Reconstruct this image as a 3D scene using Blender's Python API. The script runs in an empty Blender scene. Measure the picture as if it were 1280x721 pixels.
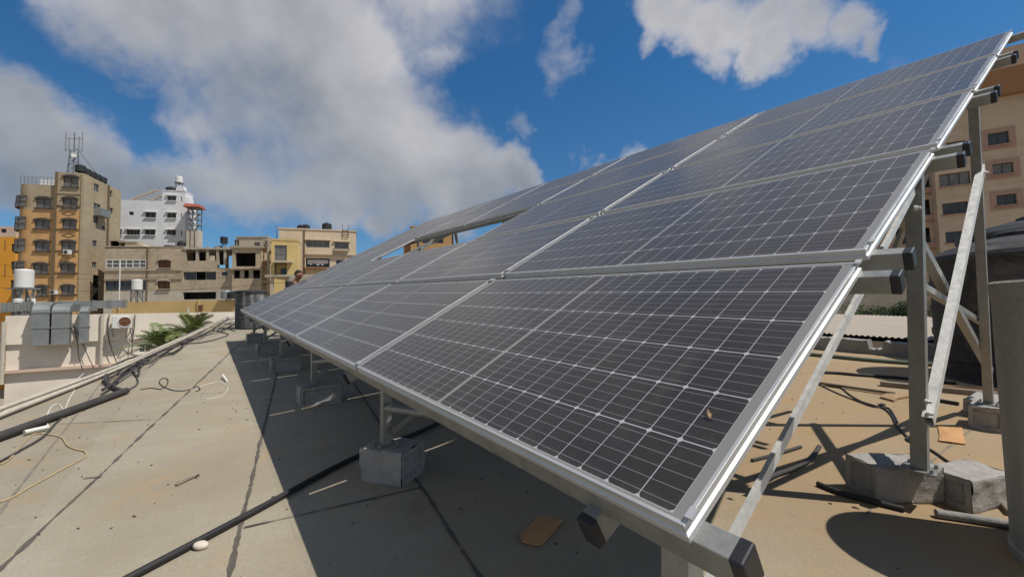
import bpy, math, random
from mathutils import Vector as V, Matrix as M4
from mathutils import noise as mnoise
random.seed(7)
SC = bpy.context.scene
COL = SC.collection
# ------------------------------------------------------------------ camera
F = 529.83                                   # focal length in pixels of the 1280 px photograph
RT = V((9.99703925e-01, -2.43323302e-02, 0)) # rows: world x,y,z from camera right, down, forward
RF = V((1.30516479e-03, 5.36232392e-02, 9.98560386e-01))
RU_ = V((-2.42973010e-02, -9.98264737e-01, 5.36391204e-02))
CAMH = 1.1606
CAM = V((0, 0, CAMH))
right = V((RT.x, RF.x, RU_.x)); down = V((RT.y, RF.y, RU_.y)); fwd = V((RT.z, RF.z, RU_.z))
cd = bpy.data.cameras.new('camera'); co = bpy.data.objects.new('camera', cd); COL.objects.link(co)
cd.sensor_width = 36.0; cd.lens = 36.0 * F / 1280; cd.clip_start = 0.02; cd.clip_end = 5000
mw = M4((( right.x, -down.x, -fwd.x, 0), (right.y, -down.y, -fwd.y, 0), (right.z, -down.z, -fwd.z, CAMH), (0, 0, 0, 1)))
co.matrix_world = mw
SC.camera = co
# ------------------------------------------------------------------ light
EL, AZ = math.radians(58.9), math.radians(107.6)      # sun elevation, azimuth clockwise from +y
SUN = V((math.cos(EL) * math.sin(AZ), math.cos(EL) * math.cos(AZ), math.sin(EL)))
sd = bpy.data.lights.new('sun', 'SUN'); sd.energy = 5.0; sd.angle = math.radians(0.5); sd.color = (1, .95, .87)
so = bpy.data.objects.new('sun', sd); COL.objects.link(so); so.rotation_euler = SUN.to_track_quat('Z', 'Y').to_euler()
so.location = (20, -6, 30)
SC.view_settings.view_transform = 'Standard'; SC.view_settings.look = 'None'
SC.view_settings.exposure = -0.2; SC.view_settings.gamma = 1.0; SC.view_settings.use_curve_mapping = False

def ray(x, y):
    a, b = (x - 640) / F, (y - 360.5) / F
    return (right * a + down * b + fwd)

class NT:
    """small helper to write node trees"""
    def __init__(s, tree): s.t = tree; tree.nodes.clear()
    def n(s, typ, **kw):
        nd = s.t.nodes.new(typ)
        for k, v in kw.items():
            if k.startswith('i_'):
                key = k[2:]
                key = int(key) if key.isdigit() else key.replace('_', ' ')
                s.set(nd.inputs[key], v)
            else: setattr(nd, k, v)
        return nd
    def set(s, sock, v):
        if isinstance(v, bpy.types.NodeSocket): s.t.links.new(v, sock)
        else: sock.default_value = v
    def m(s, op, a, b=0.0, c=0.0, clamp=False):
        nd = s.t.nodes.new('ShaderNodeMath'); nd.operation = op; nd.use_clamp = clamp
        s.set(nd.inputs[0], a); s.set(nd.inputs[1], b)
        if op in ('MULTIPLY_ADD', 'SMOOTH_MAX', 'SMOOTH_MIN', 'COMPARE', 'WRAP'): s.set(nd.inputs[2], c)
        return nd.outputs[0]
    def vm(s, op, a, b=(0, 0, 0)):
        nd = s.t.nodes.new('ShaderNodeVectorMath'); nd.operation = op
        s.set(nd.inputs[0], a)
        if op != 'NORMALIZE': s.set(nd.inputs[1], b)
        return nd.outputs['Value'] if op == 'DOT_PRODUCT' else nd.outputs[0]
    def mr(s, v, a, b, c=0.0, d=1.0, smooth=False):
        nd = s.t.nodes.new('ShaderNodeMapRange'); nd.interpolation_type = 'SMOOTHSTEP' if smooth else 'LINEAR'
        for i, q in enumerate((v, a, b, c, d)): s.set(nd.inputs[i], q)
        return nd.outputs[0]
    def mix(s, f, a, b, blend='MIX'):
        nd = s.t.nodes.new('ShaderNodeMix'); nd.data_type = 'RGBA'; nd.blend_type = blend
        s.set(nd.inputs[0], f); s.set(nd.inputs[6], a); s.set(nd.inputs[7], b)
        return nd.outputs[2]
    def noise(s, vec, scale, detail=4, rough=.55, dist=0.0):
        nd = s.n('ShaderNodeTexNoise', i_Scale=scale, i_Detail=detail, i_Roughness=rough, i_Distortion=dist)
        s.set(nd.inputs['Vector'], vec); return nd.outputs[0]

def rgb(r, g, b):
    f = lambda c: (c / 255 / 12.92) if c / 255 <= .04045 else ((c / 255 + .055) / 1.055) ** 2.4
    return (f(r), f(g), f(b), 1)

# sky: Nishita plus procedural cumulus laid out by direction
wd = bpy.data.worlds.new('World'); SC.world = wd; wd.use_nodes = True
nt = NT(wd.node_tree)
sky = nt.n('ShaderNodeTexSky', sky_type='NISHITA', sun_disc=False, sun_elevation=EL, sun_rotation=AZ, altitude=0,
           air_density=1.0, dust_density=0.3, ozone_density=4.5)
tc = nt.n('ShaderNodeTexCoord'); D = tc.outputs['Generated']
lobes = [(150, -30, 105), (270, -10, 120), (370, 20, 112), (430, 80, 105), (330, 95, 95), (395, 150, 90), (470, 150, 85), (530, 195, 78), (470, 215, 75),
         (590, 215, 62), (645, 217, 42), (560, 240, 45), (400, 230, 70), (330, 175, 70),
         (-60, 120, 110), (10, 120, 70), (60, 175, 80), (-20, 205, 75), (130, 190, 72), (210, 215, 62), (290, 215, 62), (345, 230, 50),
         (440, 262, 42), (500, 272, 36), (545, 275, 25), (430, 120, 80), (380, 90, 90), (460, 190, 75), (520, 225, 60),
         (830, -8, 52), (880, 22, 55), (945, 28, 55), (1010, 12, 55), (1075, 10, 50), (1125, 18, 30), (925, 60, 26),
         (712, 40, 42, .42), (700, 68, 38, .38), (668, 150, 32, .42), (785, 190, 40, .75), (745, 208, 26, .5), (1165, 55, 60, .3), (560, 90, 60, .3)]
Fv = None
# unseen clouds added behind and above the camera to neutralise fill and reflections
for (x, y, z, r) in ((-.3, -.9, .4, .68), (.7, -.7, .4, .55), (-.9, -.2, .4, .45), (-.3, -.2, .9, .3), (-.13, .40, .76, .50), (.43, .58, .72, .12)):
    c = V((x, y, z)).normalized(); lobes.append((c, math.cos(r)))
wob = nt.n('ShaderNodeTexNoise', i_Scale=3.2, i_Detail=6, i_Roughness=.6); nt.set(wob.inputs['Vector'], D)
wv = nt.vm('MULTIPLY', nt.vm('SUBTRACT', wob.outputs['Color'], (.5, .5, .5)), (.34, .34, .34))
DW = nt.vm('NORMALIZE', nt.vm('ADD', D, wv))
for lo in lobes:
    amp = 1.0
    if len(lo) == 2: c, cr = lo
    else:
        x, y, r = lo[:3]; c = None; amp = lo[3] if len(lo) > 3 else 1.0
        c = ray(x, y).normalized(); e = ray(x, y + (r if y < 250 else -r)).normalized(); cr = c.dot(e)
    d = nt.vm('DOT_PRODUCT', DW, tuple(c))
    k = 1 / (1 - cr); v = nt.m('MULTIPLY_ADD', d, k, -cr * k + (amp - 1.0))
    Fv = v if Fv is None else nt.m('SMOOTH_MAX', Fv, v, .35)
Fv = nt.m('MINIMUM', nt.m('MAXIMUM', Fv, -1.2), 1.25)
n1 = nt.noise(D, 4.2, 9, .58, .25)
sh = nt.vm('ADD', D, tuple(SUN * .05 + V((.02, 0, .04))))
n2 = nt.noise(sh, 4.2, 4, .55, .25)
n3 = nt.noise(D, 2.2, 5, .5, .1)
big = nt.m('MULTIPLY_ADD', nt.m('SUBTRACT', n1, .5), 2.1, Fv)
dens = nt.mr(big, -.16, .98, 0, 1, True)
dens = nt.m('MULTIPLY', dens, .96)
emb = nt.m('MULTIPLY_ADD', nt.m('SUBTRACT', n1, n2), 1.5, .5)
thick = nt.mr(big, .30, 1.35, 0, 1, True)
lum = nt.m('ADD', nt.m('MULTIPLY', emb, .85), nt.m('MULTIPLY_ADD', thick, -.38, nt.m('MULTIPLY_ADD', n3, 1.6, -.45)), clamp=True)
cl = nt.mix(lum, (.20, .25, .32, 1), (.80, .785, .805, 1))
elev = nt.n('ShaderNodeSeparateXYZ'); nt.set(elev.inputs[0], D)
low = nt.mr(elev.outputs[2], .08, .55, 0, 1, True)
cl = nt.mix(low, nt.mix(.45, cl, (.20, .27, .35, 1)), cl)
b1 = nt.n('ShaderNodeBackground', i_Color=nt.mix(1.0, sky.outputs[0], nt.mix(nt.mr(elev.outputs[2], .05, .5), (.62, .86, .98, 1), (.36, .86, 1.13, 1)), 'MULTIPLY'), i_Strength=.098)
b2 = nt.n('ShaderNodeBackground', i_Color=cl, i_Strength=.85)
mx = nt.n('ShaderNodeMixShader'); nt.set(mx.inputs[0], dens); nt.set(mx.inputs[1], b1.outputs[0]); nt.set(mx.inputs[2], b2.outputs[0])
ow = nt.n('ShaderNodeOutputWorld'); nt.set(ow.inputs[0], mx.outputs[0])

# ------------------------------------------------------------------ frames of the place
U = V((-0.58395054, 0.81040242, 0.04743089)).normalized()       # along the array, away from the camera (up the fall of the roof)
S = V((0.72491016, 0.49426607, 0.47979821)).normalized()        # up the slope of the panels
N = V((-0.36538615, -0.31456156, 0.87609588)).normalized()      # panel normal
O = V((0.28854485, 0.71077783, -0.36504262 + CAMH))             # lower near corner of the array
RN = V((0.0277285, -0.03848142, 0.99887452)).normalized()       # roof normal
HP = V((0.81131554, 0.5846085, 0)).normalized()                 # across the array, level
OR = O - RN * .7754
UG = V((-.5846, .8113, 0)); HG = HP                             # level street grid
def RP(u, h, z=0.0): return OR + U * u + HP * h + RN * z
def PP(u, s, n=0.0): return O + U * u + S * s + N * n
def G(x, y, z=0.0):
    d = ray(x, y); return CAM + d * ((z - CAM.dot(RN)) / d.dot(RN))
def at(x, y, dist):
    d = ray(x, y); return CAM + d * (dist / d.y)

# ------------------------------------------------------------------ materials
def mat(name, col, rough=.8, metal=0.0, var=.25, scale=3.0, bump=.15, bscale=40, col2=None, stain=0.0, stain_col=(.12, .09, .06, 1), spec=.4, streak=False, bdist=.01):
    m = bpy.data.materials.new(name); m.use_nodes = True
    t = NT(m.node_tree)
    tc = t.n('ShaderNodeTexCoord'); P = tc.outputs['Object']
    if streak:
        mp = t.n('ShaderNodeMapping'); t.set(mp.inputs[0], P); mp.inputs['Scale'].default_value = (1, 1, .12); Q = mp.outputs[0]
    else: Q = P
    c = (*col[:3], 1)
    a = t.noise(Q, scale, 6, .6)
    b = t.noise(P, scale * 9, 3, .6)
    f = t.m('ADD', t.m('MULTIPLY', t.m('SUBTRACT', a, .5), 2.0), t.m('MULTIPLY', t.m('SUBTRACT', b, .5), .9))
    dark = tuple(x * (1 - var) for x in c[:3]) + (1,)
    lite = tuple(min(1, x * (1 + var)) for x in (col2 or c)[:3]) + (1,)
    cc = t.mix(t.mr(f, -.6, .6), dark, lite)
    if stain > 0:
        g = t.noise(Q, scale * .6, 8, .65, .4)
        cc = t.mix(t.m('MULTIPLY', t.mr(g, .52, .68, 0, 1, True), stain), cc, stain_col)
    bs = t.n('ShaderNodeBsdfPrincipled', i_Metallic=metal)
    t.set(bs.inputs['Base Color'], cc)
    t.set(bs.inputs['Roughness'], t.mr(a, .3, .7, max(.05, rough - .1), min(1, rough + .1)))
    bs.inputs['Specular IOR Level'].default_value = spec
    if bump > 0:
        bp = t.n('ShaderNodeBump', i_Strength=bump, i_Distance=bdist)
        t.set(bp.inputs['Height'], t.noise(P, bscale, 4, .65)); t.set(bs.inputs['Normal'], bp.outputs[0])
    o = t.n('ShaderNodeOutputMaterial'); t.set(o.inputs[0], bs.outputs[0])
    return m

def block_mat(name, col, bw=.4, bh=.2, var=.2, mort=.6, axis='XZ', stain=.3, dir_=None):
    """masonry: courses drawn along a facade direction, height on z"""
    m = bpy.data.materials.new(name); m.use_nodes = True
    t = NT(m.node_tree)
    tc = t.n('ShaderNodeTexCoord'); P = tc.outputs['Object']
    sp = t.n('ShaderNodeSeparateXYZ'); t.set(sp.inputs[0], P)
    hx = t.m('ADD', sp.outputs[0], sp.outputs[1])
    cb = t.n('ShaderNodeCombineXYZ'); t.set(cb.inputs[0], hx); t.set(cb.inputs[1], sp.outputs[2])
    br = t.n('ShaderNodeTexBrick', i_Scale=1.0, i_Mortar_Size=.014, i_Brick_Width=bw, i_Row_Height=bh)
    t.set(br.inputs['Vector'], cb.outputs[0])
    br.inputs['Color1'].default_value = (*[c * (1 - var) for c in col[:3]], 1)
    br.inputs['Color2'].default_value = (*[min(1, c * (1 + var)) for c in col[:3]], 1)
    br.inputs['Mortar'].default_value = (*[c * mort for c in col[:3]], 1)
    mp = t.n('ShaderNodeMapping'); t.set(mp.inputs[0], P); mp.inputs['Scale'].default_value = (1, 1, .25)
    g = t.noise(mp.outputs[0], .7, 8, .65, .3)
    cc = t.mix(t.m('MULTIPLY', t.mr(g, .45, .7, 0, 1, True), stain), br.outputs[0], (*[c * .5 for c in col[:3]], 1))
    h = t.noise(P, .35, 3)
    cc = t.mix(t.m('MULTIPLY', t.mr(h, .35, .65), .35), cc, (*[min(1, c * 1.25) for c in col[:3]], 1))
    bs = t.n('ShaderNodeBsdfPrincipled', i_Roughness=.9); t.set(bs.inputs['Base Color'], cc)
    bs.inputs['Specular IOR Level'].default_value = .2
    o = t.n('ShaderNodeOutputMaterial'); t.set(o.inputs[0], bs.outputs[0])
    return m

PL_, PW_ = 1.924, 1.015       # panel length and width
def cell_mat():
    m = bpy.data.materials.new('solar_cells'); m.use_nodes = True
    t = NT(m.node_tree)
    tc = t.n('ShaderNodeTexCoord'); P = tc.outputs['Object']
    sp = t.n('ShaderNodeSeparateXYZ'); t.set(sp.inputs[0], P)
    x, y = sp.outputs[0], sp.outputs[1]
    mx_, my_, gap = .034, .018, .008
    cx = (PL_ / 2 - mx_ - gap) / 12; cy = (PW_ - 2 * my_) / 6
    xm = t.m('SUBTRACT', t.m('ABSOLUTE', t.m('SUBTRACT', x, PL_ / 2)), gap)
    ym = t.m('SUBTRACT', y, my_)
    fx = t.m('FRACT', t.m('DIVIDE', xm, cx)); fy = t.m('FRACT', t.m('DIVIDE', ym, cy))
    dx = t.m('MULTIPLY', t.m('MINIMUM', fx, t.m('SUBTRACT', 1.0, fx)), cx)
    dy = t.m('MULTIPLY', t.m('MINIMUM', fy, t.m('SUBTRACT', 1.0, fy)), cy)
    line = t.m('MAXIMUM', t.m('LESS_THAN', dx, .0010), t.m('LESS_THAN', dy, .0015))
    line = t.m('MAXIMUM', line, t.m('LESS_THAN', t.m('ADD', dx, dy), .0085))
    out = t.m('MAXIMUM', t.m('LESS_THAN', xm, 0.0), t.m('GREATER_THAN', xm, 12 * cx))
    out = t.m('MAXIMUM', out, t.m('MAXIMUM', t.m('LESS_THAN', ym, 0.0), t.m('GREATER_THAN', ym, 6 * cy)))
    line = t.m('MAXIMUM', line, out)
    fb = t.m('FRACT', t.m('MULTIPLY', fy, 5.0))
    bus = t.m('LESS_THAN', t.m('MULTIPLY', t.m('ABSOLUTE', t.m('SUBTRACT', fb, .5)), cy / 5), .0007)
    # each cell slightly different
    cb = t.n('ShaderNodeCombineXYZ'); t.set(cb.inputs[0], t.m('FLOOR', t.m('DIVIDE', xm, cx))); t.set(cb.inputs[1], t.m('FLOOR', t.m('DIVIDE', ym, cy)))
    oi = t.n('ShaderNodeObjectInfo'); t.set(cb.inputs[2], t.m('MULTIPLY', oi.outputs['Random'], 57.0))
    wn = t.n('ShaderNodeTexWhiteNoise'); t.set(wn.inputs[0], cb.outputs[0])
    cell = t.mix(wn.outputs[0], (.0085, .0078, .0095, 1), (.0135, .0125, .015, 1))
    c = t.mix(t.m('MULTIPLY', bus, .55), cell, (.30, .30, .31, 1))
    c = t.mix(line, c, (.38, .38, .39, 1))
    c = t.mix(out, c, (.20, .193, .185, 1))
    off = t.vm('ADD', P, tuple((0, 0, 0))); 
    w = t.n('ShaderNodeCombineXYZ'); t.set(w.inputs[0], t.m('MULTIPLY', oi.outputs['Random'], 31.0)); 
    Q = t.vm('ADD', P, w.outputs[0])
    d1 = t.noise(Q, 2.2, 6, .62, .6); d2 = t.noise(Q, 60, 4, .7); d3 = t.noise(Q, 260, 2, .5)
    dust = t.m('MULTIPLY_ADD', t.mr(d1, .3, .75), .035, .008)
    dust = t.m('ADD', dust, t.m('MULTIPLY', t.mr(d2, .56, .8), .05))
    dust = t.m('ADD', dust, t.m('MULTIPLY', t.mr(d3, .70, .78), .10))
    mp = t.n('ShaderNodeMapping'); t.set(mp.inputs[0], Q); mp.inputs['Scale'].default_value = (9, .5, 1)
    d4 = t.noise(mp.outputs[0], 2.0, 5, .65, .2)
    dust = t.m('ADD', dust, t.m('MULTIPLY', t.mr(d4, .55, .8), .05))
    d5 = t.noise(Q, 7, 4, .6, 1.2)
    dust = t.m('ADD', dust, t.m('MULTIPLY', t.mr(d5, .74, .77), .35))
    edge = t.mr(y, .0, .05, .10, 0.0)                       # dirt collects along the lower edge
    dust = t.m('ADD', dust, t.m('MULTIPLY', edge, t.mr(d1, .35, .65)))
    c = t.mix(dust, c, (.42, .375, .32, 1))
    bs = t.n('ShaderNodeBsdfPrincipled', i_IOR=1.48); t.set(bs.inputs['Base Color'], c)
    t.set(bs.inputs['Roughness'], t.mr(d1, .3, .7, .22, .34))
    bs.inputs['Specular IOR Level'].default_value = .36
    bs.inputs['Sheen Weight'].default_value = .17; bs.inputs['Sheen Roughness'].default_value = .45; bs.inputs['Sheen Tint'].default_value = (1, .90, .78, 1)
    o = t.n('ShaderNodeOutputMaterial'); t.set(o.inputs[0], bs.outputs[0])
    return m

def roof_mat():
    m = bpy.data.materials.new('roof_membrane'); m.use_nodes = True
    t = NT(m.node_tree)
    tc = t.n('ShaderNodeTexCoord'); P = tc.outputs['Object']
    a = t.noise(P, .55, 8, .62, .4); b = t.noise(P, 2.6, 6, .65, .3); g = t.noise(P, 95, 3, .7); g2 = t.noise(P, 320, 2, .6)
    c = t.mix(t.mr(a, .32, .68, 0, 1, True), (.255, .218, .157, 1), (.325, .289, .22, 1))
    c = t.mix(t.m('MULTIPLY', t.mr(b, .50, .72, 0, 1, True), .45), c, (.345, .225, .115, 1))
    sp = t.n('ShaderNodeSeparateXYZ'); t.set(sp.inputs[0], P)
    ru = t.m('ADD', t.m('MULTIPLY', sp.outputs[0], HP.x), t.m('MULTIPLY', sp.outputs[1], HP.y))
    wn = t.n('ShaderNodeTexWhiteNoise', noise_dimensions='1D'); t.set(wn.inputs['W'], t.m('FLOOR', t.m('DIVIDE', t.m('ADD', ru, 7.0), 1.05)))
    tone = t.mr(wn.outputs[0], 0, 1, .88, 1.1); tv = t.n('ShaderNodeCombineXYZ')
    for i in range(3): t.set(tv.inputs[i], tone)
    c = t.mix(1.0, c, tv.outputs[0], 'MULTIPLY')
    vo = t.n('ShaderNodeTexVoronoi', feature='DISTANCE_TO_EDGE', i_Scale=.42); wv = t.n('ShaderNodeTexNoise', i_Scale=1.4, i_Detail=8, i_Roughness=.7)
    t.set(wv.inputs['Vector'], P); t.set(vo.inputs['Vector'], t.vm('ADD', P, t.vm('MULTIPLY', wv.outputs['Color'], (.55, .55, .55))))
    crk = t.m('MULTIPLY', t.m('LESS_THAN', vo.outputs['Distance'], .0022), t.mr(a, .48, .6, 0, .55))
    c = t.mix(crk, c, (.13, .11, .09, 1))
    tan_ = t.m('MULTIPLY', t.mr(ru, 1.4, 3.2, 0, 1, True), t.mr(b, .3, .7, .45, .95))
    c = t.mix(tan_, c, (.335, .225, .118, 1))                # the sandy side of the roof behind the array
    s1 = t.noise(P, 1.3, 9, .7, 1.0)
    c = t.mix(t.m('MULTIPLY', t.mr(s1, .60, .72, 0, 1, True), .4), c, (.17, .13, .09, 1))
    s2 = t.noise(P, 14, 5, .7, .5)
    c = t.mix(t.m('MULTIPLY', t.mr(s2, .66, .74, 0, 1, True), .5), c, (.16, .13, .10, 1))
    sp2 = t.m('ADD', t.m('MULTIPLY', t.m('SUBTRACT', g, .5), .55), t.m('MULTIPLY', t.m('SUBTRACT', g2, .5), .7))
    v = t.m('ADD', 1.0, sp2)
    vc = t.n('ShaderNodeCombineXYZ')
    for i in range(3): t.set(vc.inputs[i], v)
    c = t.mix(1.0, c, vc.outputs[0], 'MULTIPLY')
    bs = t.n('ShaderNodeBsdfPrincipled', i_Roughness=.92); t.set(bs.inputs['Base Color'], c); bs.inputs['Specular IOR Level'].default_value = .25
    bp = t.n('ShaderNodeBump', i_Strength=.5, i_Distance=.004); t.set(bp.inputs['Height'], t.m('ADD', t.m('MULTIPLY', g, .6), t.m('ADD', t.m('MULTIPLY', g2, .6), t.m('MULTIPLY', b, 2.0))))
    t.set(bs.inputs['Normal'], bp.outputs[0])
    o = t.n('ShaderNodeOutputMaterial'); t.set(o.inputs[0], bs.outputs[0])
    return m

MT = dict(
    cell=cell_mat(), roof=roof_mat(),
    alu=mat('anodised_aluminium', (.53, .53, .525), .46, .5, .06, 6, .05, 120),
    galv=mat('galvanised_steel', (.28, .28, .265), .52, .6, .22, 14, .08, 60, stain=.25, stain_col=(.25, .24, .22, 1)),
    galv_lit=mat('sunlit_galvanised_steel', (.66, .66, .64), .55, .45, .15, 22, .08, 60),  # lit copy of the same steel, sunlight on near braces put into the colour
    cap=mat('black_plastic_cap', (.018, .018, .022), .45, 0, .2, 20, .05),
    conc_tank=mat('grey_tank_concrete', (.40, .38, .34), .93, 0, .28, 3, .6, 40, stain=.55, stain_col=(.20, .19, .17, 1), streak=True),
    conc=mat('cast_concrete', (.33, .31, .285), .92, 0, .25, 6, .6, 55, stain=.4, stain_col=(.2, .18, .16, 1)),
    conc_old=mat('weathered_concrete', (.245, .235, .215), .93, 0, .32, 4, .6, 45, stain=.6, stain_col=(.10, .095, .09, 1), streak=True),
    tar=mat('tar_seam', (.10, .085, .07), .8, 0, .35, 9, .4, 60),
    seam=mat('lap_seam', (.20, .175, .14), .9, 0, .3, 9, .4, 60),
    blackpl=mat('black_polyethylene', (.020, .020, .021), .62, 0, .3, 2.5, .12, 14, stain=.2, stain_col=(.09, .085, .08, 1)),
    blackdust=mat('dusty_black_polyethylene', (.030, .030, .031), .75, 0, .4, 3, .15, 20, stain=.5, stain_col=(.15, .14, .13, 1)),
    blackw=mat('streaked_black_plastic', (.055, .057, .06), .75, 0, .4, 5, .15, 20, stain=.85, stain_col=(.36, .36, .35, 1), streak=True),
    rubber=mat('black_rubber', (.022, .021, .022), .6, 0, .3, 9, .1, 50),
    rubber_d=mat('dusty_black_hose', (.05, .045, .042), .75, 0, .35, 9, .1, 50),
    pvc=mat('cream_pipe', (.50, .45, .36), .6, 0, .18, 8, .1, 40, stain=.35, stain_col=(.25, .2, .14, 1)),
    pvc_w=mat('white_cord', (.66, .63, .56), .6, 0, .15, 8, 0),
    cord_b=mat('tan_cord', (.42, .32, .18), .7, 0, .2, 8, 0),
    green=mat('green_pipe', (.09, .12, .085), .6, 0, .25, 8, .1),
    card=mat('cardboard', (.50, .27, .115), .85, 0, .12, 8, .2, 60),
    wood=mat('weathered_wood', (.34, .22, .12), .85, 0, .3, 6, .4, 40),
    plank=mat('grey_plank', (.20, .16, .12), .88, 0, .3, 6, .4, 40),
    stone=mat('pale_stone', (.62, .54, .44), .9, 0, .15, 12, .4, 40),
    white=mat('white_render', (.70, .70, .70), .9, 0, .06, 1.2, .1, 20, stain=.12, stain_col=(.45, .42, .38, 1)),
    wallw=mat('dirty_white_render', (.74, .655, .545), .9, 0, .10, .9, .15, 12, stain=.28, stain_col=(.42, .36, .29, 1)),
    tower_g=block_mat('tower_block_stone', (.37, .295, .195), .5, .25, .10, .75),
    tower_o=mat('tower_ochre_render', (.54, .315, .135), .9, 0, .12, .8, .1, 20, stain=.3, stain_col=(.26, .17, .09, 1)),
    trim=mat('brown_trim', (.15, .105, .06), .85, 0, .2, 3, .1),
    orange=mat('orange_render', (.66, .30, .035), .9, 0, .1, .8, .1, 20),
    pinkc=mat('pale_pink_render', (.56, .42, .32), .9, 0, .1, .8, .1, 20),
    greyb=block_mat('grey_breeze_block', (.47, .375, .26), .4, .2, .16, .7, stain=.45),
    greyc=mat('grey_slab_concrete', (.42, .355, .27), .9, 0, .2, 1.2, .3, 20, stain=.4, stain_col=(.16, .14, .12, 1)),
    pale=mat('pale_plaster', (.50, .44, .35), .9, 0, .15, 1.0, .2, 20, stain=.35, stain_col=(.3, .25, .2, 1)),
    beige=mat('beige_stone', (.62, .50, .35), .9, 0, .10, .8, .1, 20, stain=.2, stain_col=(.36, .28, .19, 1)),
    yellow=mat('yellow_render', (.62, .46, .19), .9, 0, .12, .8, .1, 20, stain=.25, stain_col=(.38, .28, .13, 1)),
    yellow2=mat('yellow_parapet_render', (.58, .40, .17), .9, 0, .12, .8, .1, 20, stain=.3, stain_col=(.4, .28, .12, 1)),
    rose=block_mat('rose_beige_stone', (.50, .38, .27), .9, .45, .07, .86, stain=.12),
    roseb=mat('brown_fascia', (.30, .155, .07), .88, 0, .12, .8, .1),
    roses=mat('red_window_surround', (.38, .235, .175), .88, 0, .12, .8, .1),
    tanb=mat('tan_orange_render', (.48, .28, .12), .9, 0, .1, .8, .1),
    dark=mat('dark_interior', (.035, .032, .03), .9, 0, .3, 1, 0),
    glass=mat('window_glass', (.045, .05, .055), .12, 0, .4, 1.0, 0, spec=.6),
    glass2=mat('curtained_glass', (.16, .15, .135), .3, 0, .35, 1.3, 0, spec=.5),
    frame=mat('grey_window_frame', (.33, .32, .30), .5, .2, .1, 3, 0),
    framew=mat('white_window_frame', (.68, .67, .64), .6, 0, .08, 3, 0),
    frameb=mat('dark_window_frame', (.07, .06, .05), .6, 0, .1, 3, 0),
    duct=mat('sheet_metal_duct', (.25, .26, .25), .55, .45, .2, 3, .15, 12, stain=.35, stain_col=(.26, .24, .21, 1)),
    acw=mat('white_enamel', (.68, .66, .61), .5, 0, .06, 4, 0),
    rust=mat('rusty_fan', (.16, .07, .035), .7, .2, .3, 8, 0),
    tankw=mat('white_tank', (.66, .65, .61), .5, 0, .1, 2, .05, stain=.25, stain_col=(.42, .38, .32, 1)),
    steel=mat('grey_steelwork', (.22, .22, .22), .6, .4, .2, 5, 0),
    redroof=mat('red_metal_roof', (.34, .085, .05), .7, 0, .15, 3, 0),
    blue=mat('blue_paint', (.10, .27, .42), .6, 0, .1, 3, 0),
    bark=mat('bark', (.12, .085, .055), .95, 0, .3, 5, .4),
    palm=mat('palm_leaf', (.11, .16, .05), .55, 0, .3, 6, 0, col2=(.19, .24, .07)),
    palm2=mat('bright_palm_leaf', (.15, .185, .05), .6, 0, .35, 6, 0, col2=(.24, .26, .09)),
    leaf=mat('dark_leaf', (.026, .042, .016), .85, 0, .45, 3, 0, spec=.12),
    ground=mat('sandy_street', (.30, .26, .20), .95, 0, .2, .3, .2, 4),
    corr=mat('beige_sheet_roof', (.33, .285, .23), .8, 0, .12, 2, .1, stain=.25, stain_col=(.33, .27, .2, 1)),
    skin=mat('skin', (.33, .15, .085), .6, 0, .12, 9, 0), hair=mat('black_hair', (.012, .010, .009), .6, 0, .3, 30, 0),
    shirt=mat('black_cloth', (.020, .020, .022), .9, 0, .25, 12, .1), trousers=mat('grey_cloth', (.09, .09, .10), .9, 0, .2, 12, .1),
    cloth_w=mat('white_cloth', (.62, .62, .64), .9, 0, .1, 6, 0), cloth_p=mat('purple_cloth', (.22, .11, .30), .9, 0, .15, 6, 0),
)

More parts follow.
